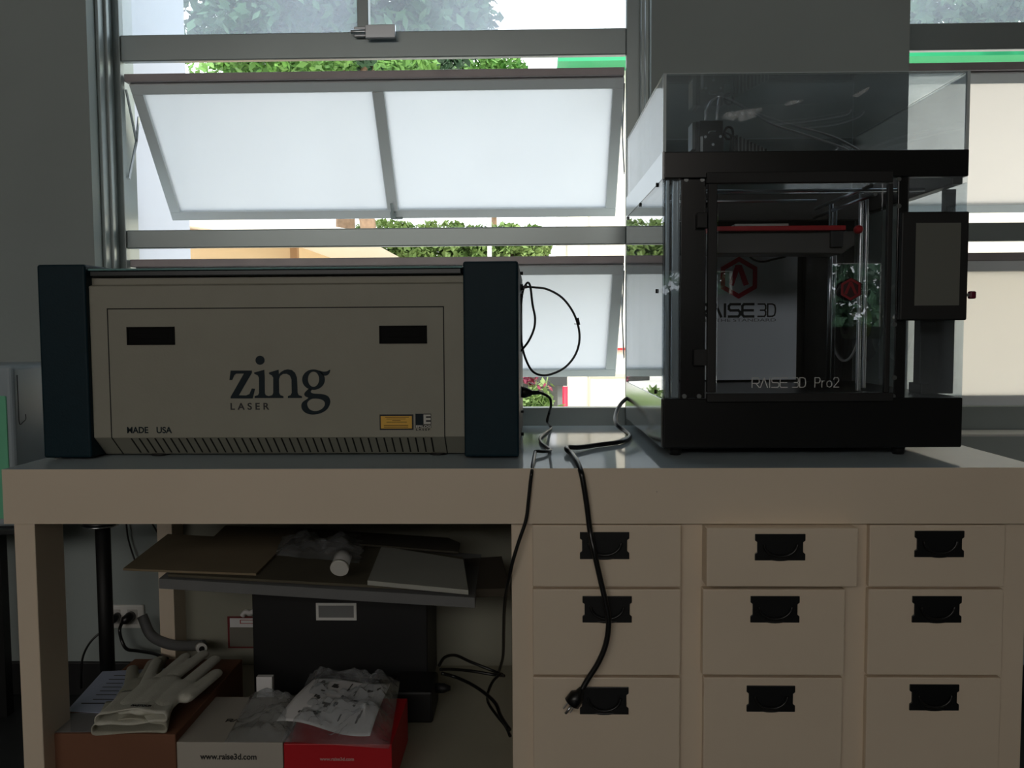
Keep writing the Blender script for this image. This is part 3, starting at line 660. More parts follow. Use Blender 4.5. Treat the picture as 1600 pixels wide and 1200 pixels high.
# build platform
red = mat('bed_red', (190, 26, 34), 0.45)
V = 0.09; a = pu(1118, 360, V); b = pu(1322, 352, V); BL = pu(1110, 360, V)[0]
pl = Q(MB().box(BL, b[0], V, V+0.33, a[1]-0.001, b[1]), 'build_plate', red, bevel=0.001)
Q(MB().box(pu(1148, 350, V+0.01)[0], pu(1231, 350, V+0.01)[0], V+0.005, V+0.20, b[1]+0.0005, b[1]+0.005), 'glass_bed', mat('bed_glass', (190, 192, 186), 0.2), parent=pl)
a2 = pu(1118, 397, V+0.02); b2 = pu(1330, 361, V+0.02)
Q(MB().prism([(BL, a2[1]+0.012), (BL+0.015, a2[1]), (b2[0]-0.10, a2[1]), (b2[0]-0.02, a2[1]-0.002), (b2[0]+0.01, a2[1]+0.018), (b2[0]+0.01, b2[1]), (BL, b2[1])], 'y', V+0.02, V+0.10).box(BL, b2[0]-0.02, V+0.10, V+0.33, b2[1]-0.012, b2[1]), 'bed_carriage', mat('carriage_grey', (92, 90, 86), 0.45, metal=0.3), bevel=0.003)
Q(MB().box(b2[0]-0.045, b2[0]-0.02, V+0.01, V+0.02, a2[1]+0.012, b2[1]), 'carriage_bracket', M_dkgrey, bevel=0.001)
c = pu(1340, 359, 0.10); Q(MB().ring([((c[0], 0.085, c[1]), 0.004), ((c[0], 0.09, c[1]), 0.0085), ((c[0], 0.10, c[1]), 0.009), ((c[0], 0.112, c[1]), 0.004)], 16), 'levelling_knob', red)
q = MB()
q.tube([(pu(1167, 398, 0.2)[0], 0.2, pu(1167, 397, 0.2)[1]), (pu(1178, 405, 0.2)[0], 0.2, pu(1178, 406, 0.2)[1]), (pu(1192, 409, 0.2)[0], 0.2, pu(1192, 409, 0.2)[1]), (pu(1210, 405, 0.2)[0], 0.2, pu(1210, 405, 0.2)[1]), (pu(1228, 401, 0.2)[0], 0.2, pu(1232, 401, 0.2)[1])], 0.0022, 8)
Q(q, 'bed_cable', M_cord)
# guide rods and lead screws
def rod(p0, p1, r, name='guide_rod', m=M_steel): Q(MB().cyl(p0, p1, r, 12), name, m)
def vrod(px, y0, y1, v, r, name='guide_rod', m=M_steel):
    a = pu(px, y1, v); b = pu(px, y0, v); rod((a[0], v, zb1+0.002), (a[0], v, zt_a-0.01), r, name, m)
vrod(1304, 0, 0, 0.30, 0.005); vrod(1311, 0, 0, 0.34, 0.004); vrod(1074, 0, 0, 0.30, 0.005)
M_screw = mat('lead_screw_steel', (210, 212, 214), 0.3, metal=1.0)
def lead(px, v, r):
    a = pu(px, 450, v); pts = []; n = 170; zA, zB = zb1+0.004, zt_a-0.012
    for k in range(n+1): pts.append(((a[0], v, zA+(zB-zA)*k/n), r*(1.0 if k % 2 else 0.72)))
    Q(MB().ring(pts, 10), 'lead_screw', M_screw)
lead(1343, 0.13, 0.0052); lead(1352, 0.22, 0.0048); lead(1070, 0.22, 0.0048)
z_r = pu(1250, 298, 0.10)[1]
rod((0.06, 0.10, z_r), (PW-0.04, 0.10, z_r), 0.0035); z_r2 = pu(1200, 314, 0.30)[1]
rod((0.05, 0.30, z_r2), (pu(1276, 314, 0.30)[0], 0.30, z_r2), 0.003)
for (x, y, v0, v1) in ((1362, 290, 0.06, 0.40), (1368, 303, 0.05, 0.42)):
    a = pu(x, y, v0); rod((a[0], v0, a[1]), (a[0], v1, a[1]), 0.004)
Q(MB().box(pu(1256, 500, 0.54)[0], pu(1272, 500, 0.54)[0], 0.53, 0.55, zb1, pu(1260, 398, 0.54)[1]), 'cable_chain', M_pblk)
Q(MB().box(0.03, PW-0.03, 0.45, 0.47, pu(1250, 345, 0.46)[1], pu(1250, 303, 0.46)[1]), 'gantry_beam', mat('gantry_grey', (60, 60, 58), 0.4), bevel=0.002)
# filament spool against the right wall
cu_ = pu(1347, 503, 0.43); sx = PW-0.045
cen = Vector((sx, 0.45, pu(1347, 503, 0.45)[1]))
clr = film('spool_clear', (0.9, 0.93, 0.95), milk=0.12, milkcol=(0.85, 0.9, 0.92), fresnel_gain=2.0)
def disc_x(x, r0, r1, t, seg=40):
    m = MB(); 
    pr = [(x, r0), (x+t, r0), (x+t, r1), (x, r1)]; vs = []
    for k in range(seg):
        a = 2*math.pi*k/seg
        for (xx, r) in pr: vs.append((xx, cen.y+r*math.cos(a), cen.z+r*math.sin(a)))
    fs = [(k*4+j, k*4+(j+1) % 4, ((k+1) % seg)*4+(j+1) % 4, ((k+1) % seg)*4+j) for k in range(seg) for j in range(4)]
    return m.add(vs, fs)
sp = thing('filament_spool', 'clear plastic filament spool inside the printer by its right wall', 'spool', tuple((Matrix.Translation((PX, PY_, T)) @ Matrix.Rotation(PYAW, 4, 'Z')) @ (cen-Vector((0,0,0.1)))), PYAW)
off = cen-Vector((0,0,0.1))
def S_(mb, name, m):
    mb.v = [tuple(Vector(v)-off) for v in mb.v]; return mb.build(name, m, sp)
S_(disc_x(sx-0.028, 0.026, 0.098, 0.003), 'flange', clr); S_(disc_x(sx+0.026, 0.026, 0.098, 0.003), 'flange', clr)
S_(disc_x(sx-0.0285, 0.094, 0.099, 0.004), 'flange_rim', M_white); S_(disc_x(sx-0.025, 0.022, 0.030, 0.051), 'core', M_matte)
S_(disc_x(sx-0.024, 0.03, 0.042, 0.048), 'filament', mat('filament_green', (120, 140, 90), 0.4))
# hood
ht = 0.004
hood = Q(MB().box(0.002, 0.002+ht, 0.002, PD-0.002, zt_b, zcov-ht).box(PW-0.002-ht, PW-0.002, 0.002, PD-0.002, zt_b, zcov-ht)
         .box(0.002+ht, PW-0.002-ht, 0.002, 0.002+ht, zt_b, zcov-ht).box(0.002+ht, PW-0.002-ht, PD-0.002-ht, PD-0.002, zt_b, zcov-ht).box(0.002, PW-0.002, 0.002, PD-0.002, zcov-ht, zcov), 'acrylic_hood', M_acr)
eg = MB()
M_edge = mat('acrylic_edge', (200, 212, 214), 0.15, coat=0.5)
for (x, y) in ((0.001, 0.001), (PW-0.007, 0.001)): eg.box(x, x+0.006, y, y+0.006, zt_b, zcov+0.0005)
for (x, y) in ((0.001, PD-0.007), (PW-0.007, PD-0.007)): eg.box(x, x+0.002, y+0.004, y+0.006, zt_b, zcov+0.0005)
eg.box(0.001, PW-0.001, 0.001, 0.004, zcov-0.001, zcov+0.0005).box(0.001, PW-0.001, PD-0.004, PD-0.001, zcov-0.001, zcov+0.0005)
eg.box(0.001, 0.004, 0.004, PD-0.004, zcov-0.001, zcov+0.0005).box(PW-0.004, PW-0.001, 0.004, PD-0.004, zcov-0.001, zcov+0.0005)
Q(eg, 'hood_edge', M_edge, parent=hood)
# scuffs on the hood front
sc_m = film('scuff', (1, 1, 1), milk=0.45, milkcol=(0.85, 0.9, 0.92), mscale=60, mlo=0.0, fresnel_gain=0.0)
for pts in ([(1126,185),(1134,176),(1160,172),(1172,170),(1190,168),(1192,172),(1182,182),(1160,190),(1140,188)], [(1226,163),(1232,158),(1256,156),(1254,159),(1238,163),(1228,166)], [(1330,150),(1352,138),(1360,135),(1356,141),(1340,152)]):
    Q(poly_px(MB(), pts, 0.0018, 0.0002), 'scuff_mark', sc_m, parent=hood)
# print head
VH = 0.30
head = MB(); 
def hrect(mb, x0, y0, x1, y1, v, d): a = pu(x0, y1, v); b = pu(x1, y0, v); return mb.box(a[0], b[0], v, v+d, a[1], b[1])
hrect(head, 1093, 188, 1130, 232, VH, 0.07); hrect(head, 1087, 190, 1094, 240, VH+0.004, 0.06)
a = pu(1108, 262, VH); head.box(a[0]-0.02, a[0]+0.02, VH+0.01, VH+0.05, pu(1100, 320, VH)[1], pu(1100, 232, VH)[1])
hd = Q(head, 'print_head', M_black, bevel=0.0015)
Q(hrect(MB(), 1081.5, 191, 1087, 233, VH+0.006, 0.05), 'fan_cover', mat('fan_grey', (130, 134, 134), 0.4), parent=hd, bevel=0.001)
Q(poly_px(MB(), [(1098,260),(1098,213),(1102,209),(1130,209),(1130,260)], VH-0.0005, 0.004), 'cover_plate', M_matte, parent=hd)
Q(hrect(MB(), 1094.5, 213, 1098.5, 250, VH-0.004, 0.003), 'side_edge', mat('edge_light', (190, 194, 194), 0.4), parent=hd)
for x, y in ((1102, 214), (1125.5, 213.5), (1114, 226)): Q(qdisc(x, y, 2.2, VH-0.004, 0.002, 10), 'screw', M_steel, parent=hd)
q = MB(); a = pu(1107.5, 209, VH-0.005); b = pu(1109, 205, VH-0.005); c = pu(1119, 204.5, VH-0.005)
q.tube([(a[0], VH-0.003, a[1]), (b[0], VH-0.003, b[1]), (c[0], VH-0.003, c[1])], 0.0012, 8, 5); Q(q, 'lever', M_steel, parent=hd)
c = pu(1137, 206, VH+0.04); q = MB().ring([((c[0]+0.010*math.cos(t), VH+0.03, c[1]-0.005+0.014*math.sin(t)), 0.003) for t in [2*math.pi*k/20 for k in range(21)]], 8)
Q(q, 'fan', M_black, parent=hd)
q = MB()
for k in range(4): 
    x = 1144+k*3; q.tube([(pu(x-8, 200+k, VH)[0], VH+0.02, pu(x-8, 204+k*2, VH)[1]), (pu(x, 208+k, VH)[0], VH+0.02, pu(x, 208+k, VH)[1]), (pu(x+1, 222, VH)[0], VH+0.02, pu(x+1, 222, VH)[1]), (pu(x-2, 245, VH)[0], VH+0.02, pu(x-2, 245, VH)[1])], 0.0016, 6, 4)
Q(q, 'wiring', M_cord, parent=hd)
# drag chain links
q = MB(); q2 = MB()
for k in range(9):
    x0 = 1150+k*5.6; yt = 211+k*2.7; v = VH+0.02
    a = pu(x0, 245, v); b = pu(x0+3.2, yt, v); q.box(a[0], b[0], v, v+0.024, a[1], b[1])
    a = pu(x0+2.6, 245, v); b = pu(x0+6.2, yt+1.5, v); q2.box(a[0], b[0], v+0.004, v+0.020, a[1], b[1])
ch = Q(q, 'drag_chain', M_black); Q(q2, 'drag_chain_link', mat('chain_grey', (120, 122, 120), 0.5), parent=ch)
# clear feed tubes
M_ptfe = mat('feed_tube_white', (245, 248, 250), 0.18, metal=0.35, coat=1.0, spec=1.0)
def pv(x, y, v): a = pu(x, y, v); return (a[0], v, a[1])
Q(MB().tube([pv(1102, 188, VH+0.02), pv(1104, 175, VH+0.02), pv(1110, 160, VH+0.025), pv(1119, 152.5, VH+0.03), pv(1128, 151.5, VH+0.03), pv(1145, 159, VH+0.05), pv(1175, 176, VH+0.08), pv(1210, 195, VH+0.12), pv(1260, 211, VH+0.16), pv(1318, 231, VH+0.20), pv(1330, 240, VH+0.2)], 0.0029, 10), 'feed_tube', M_ptfe)
Q(MB().tube([pv(1120, 188, VH+0.03), pv(1121.5, 172, VH+0.03), pv(1124, 156, VH+0.035), pv(1130, 151, VH+0.04), pv(1150, 160, VH+0.06), pv(1185, 178, VH+0.1), pv(1230, 193, VH+0.14), pv(1300, 213, VH+0.19), pv(1338, 232, VH+0.22), pv(1350, 242, VH+0.22)], 0.0029, 10), 'feed_tube', M_ptfe)
# memory stick standing out beside the screen
ms = pu(1512.5, 461, -0.007); p0 = (Matrix.Translation((PX, PY_, T)) @ Matrix.Rotation(PYAW, 4, 'Z')) @ Vector((ms[0]+0.001, -0.007, ms[1]))
stick = thing('memory_stick', 'small dark red memory stick plugged into the edge of the touch screen', 'memory stick', p0, PYAW)
MB().box(0, 0.013, -0.006, 0.006, -0.0075, 0.0075).build('stick_body', mat('stick_red', (96, 14, 40), 0.4), stick, bevel=0.003)
MB().box(-0.006, 0, -0.004, 0.004, -0.003, 0.003).build('stick_connector', M_steel, stick)

# =================================================================== CABLES ON THE BENCH
def pt(px, py, Y): return at(px, py, Y)
ct = T+0.0058
cab_a = thing('printer_power_cord', 'thick black power cord hanging over the bench edge across the drawers, ending in a plug', 'power cord', tuple(atz(885, 700, T)))
P = At(cab_a)
hang = FY-0.012
pts = [pt(1000, 612, 2.36), pt(975, 626, 2.30), pt(963, 645, 2.24), pt(963, 662, 2.16), atz(977, 674, ct+0.004), atz(984, 682, ct), atz(970, 690, ct), atz(935, 695, ct), atz(905, 699, ct+0.002), atz(887, 699, ct+0.004), atz(886, 703, ct+0.004), atz(893, 709, ct), atz(901, 720, ct), pt(907, 735, FY-0.002), pt(911, 752, hang), pt(917, 790, hang), pt(922, 830, hang), pt(928, 860, hang-0.01), pt(938, 905, hang-0.01), pt(946, 940, hang-0.012), pt(951, 970, hang-0.012), pt(947, 1005, hang-0.01), pt(935, 1035, hang-0.01), pt(918, 1062, hang-0.01), pt(908, 1080, hang-0.012)]
P(MB().tube(pts, 0.0052, 12, 6), 'cable', M_cord)
e0, e1 = pt(910, 1076, hang-0.012), pt(889, 1105, hang-0.014)
dv = (e1-e0).normalized()
pg = P(MB().ring([(e0, 0.006), (e0+dv*0.010, 0.0085), (e0+dv*0.016, 0.0145), (e0+dv*0.034, 0.0155), (e0+dv*0.036, 0.012)], 14), 'plug', M_black)
sd = dv.cross(Vector((0, 1, 0))).normalized()
for k, (o1, L) in enumerate(((-0.007, 0.016), (0.007, 0.015))): P(MB().rail(e0+dv*0.035+sd*o1, e0+dv*(0.035+L)+sd*o1, 0.0055, 0.0018), 'prong', M_steel, parent=pg)
P(MB().cyl(e0+dv*0.035+Vector((0, -0.007, 0)), e0+dv*0.054+Vector((0, -0.007, 0)), 0.0024, 10), 'prong', M_steel, parent=pg)

cab_b = thing('thin_power_cord', 'thinner black cord from the laser side running over the bench edge into the open bay', 'power cord', tuple(atz(860, 704, T)))
P = At(cab_b); c2 = T+0.0042
s0 = pt(813, 613, 2.05)
P(MB().ring([(s0+Vector((0.0, 0, 0.001)), 0.013), (s0+Vector((0.010, 0, 0)), 0.0135), (s0+Vector((0.020, 0, -0.001)), 0.010), (s0+Vector((0.028, 0, -0.001)), 0.0055), (s0+Vector((0.045, 0, -0.001)), 0.0045)], 12), 'connector', M_black)
ck = pt(803, 885, FY+0.004)
pts = [s0+Vector((0.043, 0, -0.001)), pt(850, 616, 2.06), pt(859, 622, 2.08), pt(861, 633, 2.10), pt(858, 645, 2.14), atz(855, 658, c2+0.03), atz(858, 664, c2+0.01), atz(861, 669, c2), atz(852, 676, c2), atz(844, 684, c2), atz(846, 692, c2), atz(856, 700, c2), atz(860, 704, c2), atz(850, 705.5, c2+0.003), atz(838, 705, c2+0.005), atz(836, 708, c2+0.003), atz(833, 722, c2), pt(831, 737, FY-0.003), pt(829, 752, FY-0.006), pt(826, 780, FY-0.006), pt(822, 812, FY-0.006), pt(811, 845, FY-0.006), pt(801, 878, FY-0.005), pt(796, 902, FY+0.004), pt(791, 925, FY+0.03), pt(788, 955, FY+0.10), pt(787, 985, FY+0.22), pt(786, 1025, FY+0.36), pt(780, 1048, FY+0.44)]
P(MB().tube(pts, 0.0034, 10, 6), 'cable', M_cord)

cab_c = thing('looped_data_cable', 'thin black cable tied in a big loop beside the laser engraver', 'cable', tuple(pt(870, 586, 2.0)))
P = At(cab_c); Y = 2.0
q = [(819,448,0),(835,449,0),(855,452,0),(878,465,0),(895,487,0),(904,512,0),(905,535,0),(898,556,0),(884,573,0),(866,583,0.0),(848,586.5,0),(832,580,0.01),(821,560,0.01),(815,535,0.01),(813.5,505,0.01),(814.5,475,0.01),(817,455,0.01),(822,444,0.01),(826,442,0.0),(829,450,-0.01),(832,475,-0.01),(836,497,-0.01),(834,515,-0.01),(826,533,-0.01),(816,546,0),(812,550,0.0)]
P(MB().tube([pt(x, y, Y+d) for x, y, d in q], 0.0026, 10, 6), 'cable', M_cord)
P(MB().rail(pt(813, 449.5, Y), pt(824, 448, Y), 0.010, 0.007), 'connector', M_black, bevel=0.001)
P(MB().cyl(pt(901.5, 497, Y), pt(904, 508, Y), 0.0042, 10).rail(pt(897, 506, Y-0.002), pt(906, 506.5, Y-0.002), 0.0015, 0.0015), 'cable_tie', M_matte)

# =================================================================== LEFT OF THE BENCH
lx = -1.20; yf = -lx/((835-8)/F_PX); 
mc = thing('plastic_machine', 'grey plastic machine with a mint green front window left of the bench', 'machine', (-1.5, yf, 0.566))
P = At(mc); zt_ = at(8, 571, 1.97).z; mz0 = at(8, 824, 1.97).z
mc.location.z = mz0; P.loc = Vector(mc.location)
M_mg = mat('machine_grey', (158, 172, 180), 0.4, var=0.03)
P(MB().box(-1.80, lx, 1.97, 2.22, mz0, zt_), 'shell', M_mg, bevel=0.012, seg=4)
P(MB().box(-1.78, lx-0.014, 1.966, 1.972, mz0+0.02, zt_-0.07), 'front_window', mat('mint_plastic', (120, 205, 165), 0.3), bevel=0.004)
g = MB()
for (x, y0, y1) in ((26.5, 586, 660),):
    a, b = atx(26.5, 586, lx), atx(30, 663, lx); c = atx(40, 655, lx)
    g.tube([a, (a+b)/2, b+Vector((0, 0, 0.006)), b+Vector((0, 0.008, 0)), (b+c)/2+Vector((0, 0, -0.002)), c+Vector((0, 0, 0.0)), c+Vector((0, 0, 0.012))], 0.0012, 6, 5)
P(g, 'groove', mat('groove_grey', (60, 66, 70), 0.6))
sd_ = thing('side_table', 'low black side table carrying the grey machine at the far left', 'side table', (-1.55, 2.08, 0))
P = At(sd_)
P(MB().box(-1.95, -1.18, 1.95, 2.24, mz0-0.014, mz0), 'table_top', mat('side_table_top', (40, 44, 46), 0.4), bevel=0.003)
for x in (-1.90, -1.42):
    for y in (1.97, 2.20): P(MB().box(x, x+0.03, y, y+0.03, 0, mz0-0.014), 'leg', M_base)

# pole stand
ps = at(160, 822, 2.12); pb = at(176, 1047, 2.12)
pole = thing('pole_stand', 'slim black pole stand with a chrome rimmed round top behind the bench leg', 'stand', (ps.x+0.006, 2.12, 0))
P = At(pole); pxm = (at(163, 900, 2.12).x); pzt = at(160, 820, 2.12).z
P(MB().cyl((pxm, 2.12, 0.02), (pxm, 2.12, pzt), 0.0180, 20), 'pole', M_matte)
P(MB().cyl((pxm-0.004, 2.12, pzt), (pxm-0.004, 2.12, pzt+0.012), 0.042, 32), 'round_top', M_black)
P(MB().ring([((pxm-0.004+0.042*math.cos(t), 2.12+0.042*math.sin(t), pzt), 0.0022) for t in [2*math.pi*k/36 for k in range(37)]], 8), 'rim', M_chrome)
P(MB().ring([((pxm, 2.12, 0.0), 0.085), ((pxm, 2.12, 0.012), 0.085), ((pxm, 2.12, 0.02), 0.03)], 32), 'foot', M_matte)

# wall outlet, plugs and cords
oa, ob = at(164, 981, WY-0.004), at(225, 945, WY-0.004)
out = thing('wall_outlet', 'white double wall outlet low on the wall seen under the left of the bench', 'outlet', (oa.x, WY, oa.z))
P = At(out); ocx = (oa.x+ob.x)/2
P(MB().box(oa.x, ob.x, WY-0.008, WY, oa.z, ob.z), 'face_plate', M_white, bevel=0.003)
for k in (0.30, 0.72):
    x = oa.x+(ob.x-oa.x)*k; P(MB().box(x-0.014, x+0.014, WY-0.0095, WY-0.007, oa.z+0.012, ob.z-0.012), 'socket', mat('socket_grey', (190, 190, 186), 0.5), bevel=0.002)
for nm, lab, x, path in (('appliance_plug', 'black plug in the left socket of the white wall outlet, its thin cord dropping leftward', 182, [(176,974,.03),(168,983,.05),(155,990,.06),(140,1005,.07),(130,1025,.07),(127,1048,.07),(127,1075,.06)]),
                      ('appliance_plug', 'larger black plug in the right socket, its cord running right behind the gloves', 203, [(190,974,.035),(187,985,.05),(190,1000,.05),(198,1014,.06),(215,1017,.08),(240,1021,.12),(262,1030,.16)])):
    pgt = thing(nm, lab, 'plug', tuple(at(x, 965, WY-0.03))); P = At(pgt)
    r = 0.010 if x < 190 else 0.0135; q0 = at(x+2, 962, WY-0.01)
    q1 = at(path[0][0], path[0][1], WY-0.035)
    P(MB().ring([(q0, r*0.95), (q0+Vector((0, -0.012, 0)), r), (q0.lerp(q1, 0.5)+Vector((0, -0.012, 0)), r*0.9), (q1, 0.004)], 12), 'plug_body', M_black)
    P(MB().tube([q1]+[at(a, b, WY-d) for a, b, d in path[1:]], 0.0030 if x < 190 else 0.0046, 8, 6), 'cord', M_cord)
for lab, path in (('thin black wire hanging above the cardboard beside the black pole, the left one', [(197,815,.02),(200,840,.02),(208,868,.02),(215,885,.03)]), ('thin black wire hanging beneath the bench next to the rear leg', [(236,815,.02),(246,832,.02),(251,842,.02),(254,860,.02)])):
    o = MB().tube([at(a, b, WY-d) for a, b, d in path], 0.0024, 8, 6).build('hanging_wire', M_cord, origin=at(path[0][0], path[0][1], WY-0.02)); tag(o, lab, 'wire', 'wires hanging behind the bench')

# =================================================================== THINGS ON THE LOWER SHELF
# black computer case
kx0, kx1 = at(395, 1000, 2.10).x, at(668, 1000, 2.10).x; kz1 = 0.4405
case = thing('computer_case', 'large black boxy computer case with a white label plate standing in the open bay', 'computer case', ((kx0+kx1)/2, 2.10, SH))
P = At(case)
P(MB().box(kx0, kx1, 2.10, 2.295, SH+0.006, kz1), 'case_shell', mat('case_black', (13, 15, 17), 0.5, var=0.1), bevel=0.003)
lb = P(MB().box(at(494, 955, 2.1).x, at(557, 955, 2.1).x, 2.0985, 2.10, at(520, 969, 2.1).z, at(520, 942, 2.1).z), 'label_plate', M_white)
P(MB().box(at(498, 955, 2.1).x, at(553, 955, 2.1).x, 2.0978, 2.099, at(520, 964.5, 2.1).z, at(520, 946, 2.1).z), 'label_field', mat('label_grey', (120, 122, 122), 0.5), parent=lb)
for x in (kx0+0.03, kx1-0.03): P(MB().box(x-0.015, x+0.015, 2.12, 2.28, SH, SH+0.006), 'foot', M_matte)
# power supply in front-right of it
a, b = at(612, 1128, 1.98), at(690, 1040, 1.98)
psu = thing('power_supply', 'black power supply brick at the right foot of the computer case', 'power supply', ((a.x+b.x)/2, 1.98, SH))
P = At(psu)
P(MB().box(a.x, b.x-0.02, 1.96, 2.085, SH, SH+0.075), 'brick', M_matte, bevel=0.006)
so = Vector((b.x-0.02, 2.03, SH+0.055)); P(MB().ring([(so, 0.012), (so+Vector((0.02, 0, 0)), 0.011), (so+Vector((0.035, 0, 0)), 0.005)], 12), 'socket_plug', M_matte)
for lab, r, path in (('upper black cord looping from the power supply toward the cabinet side', .0038, [(686,1040,2.03),(695,1027,2.06),(712,1024,2.1),(735,1034,2.12),(765,1046,2.12),(785,1054,2.1)]),
                  ('middle black cord running straight from the power supply to the cabinet', .0038, [(688,1046,2.04),(710,1046,2.08),(740,1049,2.1),(770,1054,2.1),(788,1056,2.08)]),
                  ('lower black cord curving down the shelf from the power supply to the cabinet foot', .0042, [(690,1052,2.04),(712,1058,2.05),(738,1070,2.0),(760,1085,1.95),(775,1100,1.9),(782,1118,1.86),(796,1140,1.80)]),
                  ('black cord twisting down along the cabinet side of the bay', .0034, [(783,1052,2.05),(770,1065,2.02),(762,1085,1.99),(764,1100,1.93),(778,1120,1.88),(790,1135,1.84),(797,1150,1.80)])):
    P3 = []
    for x, y, Y in path:
        p = at(x, y, Y)
        if p.z < SH+r: p = atz(x, y, SH+r)
        P3.append(p)
    o = MB().tube(P3, r, 8, 6).build('loose_cord', M_cord, origin=P3[0]); tag(o, lab, 'cord', 'cords in the open bay')

# sheets lying on the case
def slab(name, label, cat, px_pts, Z0, tilt, th, m, group=None, ripple=0.0):
    """sheet whose outline corners are met on a slightly sloping plane Z = Z0 + tilt*(X-X0)"""
    X0 = at(250, 900, 1.8).x; out = []
    for px, py in px_pts:
        d = ray(px, py); # CAM_Z + t dz = Z0 + tilt*(t dx - X0)
        t_ = (Z0-tilt*X0-CAM_Z)/(d.z-tilt*d.x); out.append(CP+d*t_)
    n = len(out); c = sum(out, Vector())/n
    vs = [tuple(p) for p in out] + [tuple(p-Vector((0, 0, th))) for p in out]
    fs = [tuple(range(n)), tuple(reversed(range(n, 2*n)))] + [(i, n+i, n+(i+1) % n, (i+1) % n) for i in range(n)]
    o = MB().add(vs, fs).build(name, m, origin=(c.x, c.y, c.z-th), bevel=0.0008)
    return tag(o, label, cat, group)
TL = -0.030
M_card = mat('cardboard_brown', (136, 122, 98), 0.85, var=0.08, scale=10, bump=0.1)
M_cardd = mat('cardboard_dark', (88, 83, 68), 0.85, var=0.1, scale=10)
M_foam = mat('grey_foam', (112, 114, 114), 0.9, var=0.05, bump=0.3, bscale=200)
slab('foam_board', 'thick grey foam board spanning the bay on top of the computer case', 'foam board', [(248,904),(742,934),(752,866),(330,838)], 0.478, TL, 0.022, M_foam)
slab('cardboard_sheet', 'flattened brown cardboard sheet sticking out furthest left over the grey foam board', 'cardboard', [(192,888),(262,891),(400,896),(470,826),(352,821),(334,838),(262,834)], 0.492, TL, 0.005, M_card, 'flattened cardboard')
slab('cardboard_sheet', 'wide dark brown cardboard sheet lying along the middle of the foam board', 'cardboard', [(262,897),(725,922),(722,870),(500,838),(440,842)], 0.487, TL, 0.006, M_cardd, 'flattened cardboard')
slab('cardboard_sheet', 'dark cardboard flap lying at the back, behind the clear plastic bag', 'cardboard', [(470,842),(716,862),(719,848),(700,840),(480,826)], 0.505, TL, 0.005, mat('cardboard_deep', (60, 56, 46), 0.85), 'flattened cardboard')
a = atz(726, 921, 0.46)
o = slab('dark_carton', 'small dark brown carton at the right end of the cardboard stack next to the drawers', 'carton', [(733,921),(797,919),(784,869),(725,873)], 0.478, TL, 0.018, mat('carton_dark', (66, 60, 50), 0.8))
o = slab('document_folder', 'pale grey folder of papers in a clear sleeve on the right part of the cardboard', 'folder', [(574,907),(732,922),(724,874),(596,853)], 0.501, TL, 0.010, mat('folder_grey', (168, 170, 162), 0.35, var=0.05))
# jar
a = at(530, 889, 1.80)
jar = thing('small_jar', 'small clear jar with a white lid lying on the cardboard beside the folder', 'jar', tuple(a-Vector((0, 0, 0.018))))
P = At(jar); ax = Vector((0.02, 0.9, 0.42)).normalized()
P(MB().cyl(a, a+ax*0.008, 0.0195, 24), 'lid', mat('jar_lid', (215, 215, 208), 0.4)); P(MB().cyl(a+ax*0.008, a+ax*0.042, 0.0185, 24), 'jar_body', film('jar_plastic', (0.85, 0.87, 0.85), milk=0.35, mlo=0.2))
# bags
M_bag = film('bag_film', (0.93, 0.95, 0.96), milk=0.22, milkcol=(0.75, 0.8, 0.85), mscale=14, mlo=0.06, fresnel_gain=2.2, rough=0.12)
def bag(name, label, corners, Z0, tilt, amp, seed, sc=9.0, Zfar=None):
    X0 = at(250, 900, 1.8).x
    def hit(px, py):
        d = ray(px, py); t_ = (Z0-tilt*X0-CAM_Z)/(d.z-tilt*d.x); return CP+d*t_
    A, B, C, D = [hit(*c) for c in corners]
    def fn(u, v):
        p = A.lerp(B, u).lerp(D.lerp(C, u), v); e = min(u, 1-u, v, 1-v); 
        n1 = noise.noise(Vector((p.x*sc*2+seed, p.y*sc*2, seed*1.3))); n2 = abs(noise.noise(Vector((p.x*sc*5, p.y*sc*5+seed, 3.1))))
        p = p + Vector((n2*0.012*(1 if e < 0.06 else 0), n1*0.01*(1 if e < 0.06 else 0), 0))
        return p + Vector((0, 0, amp*(min(1, e*6))*(0.55+0.9*n1+0.8*n2)))
    mb = MB().grid(fn, 46, 34, smooth=False)
    c = (A+B+C+D)/4
    return tag(mb.build(name, M_bag, origin=(c.x, c.y, Z0)), label, 'plastic bag')
bag('plastic_bag', 'crumpled clear plastic bag lying on the cardboard under the bench apron', [(428,868),(560,880),(570,836),(440,838)], 0.500, TL, 0.022, 3.0)

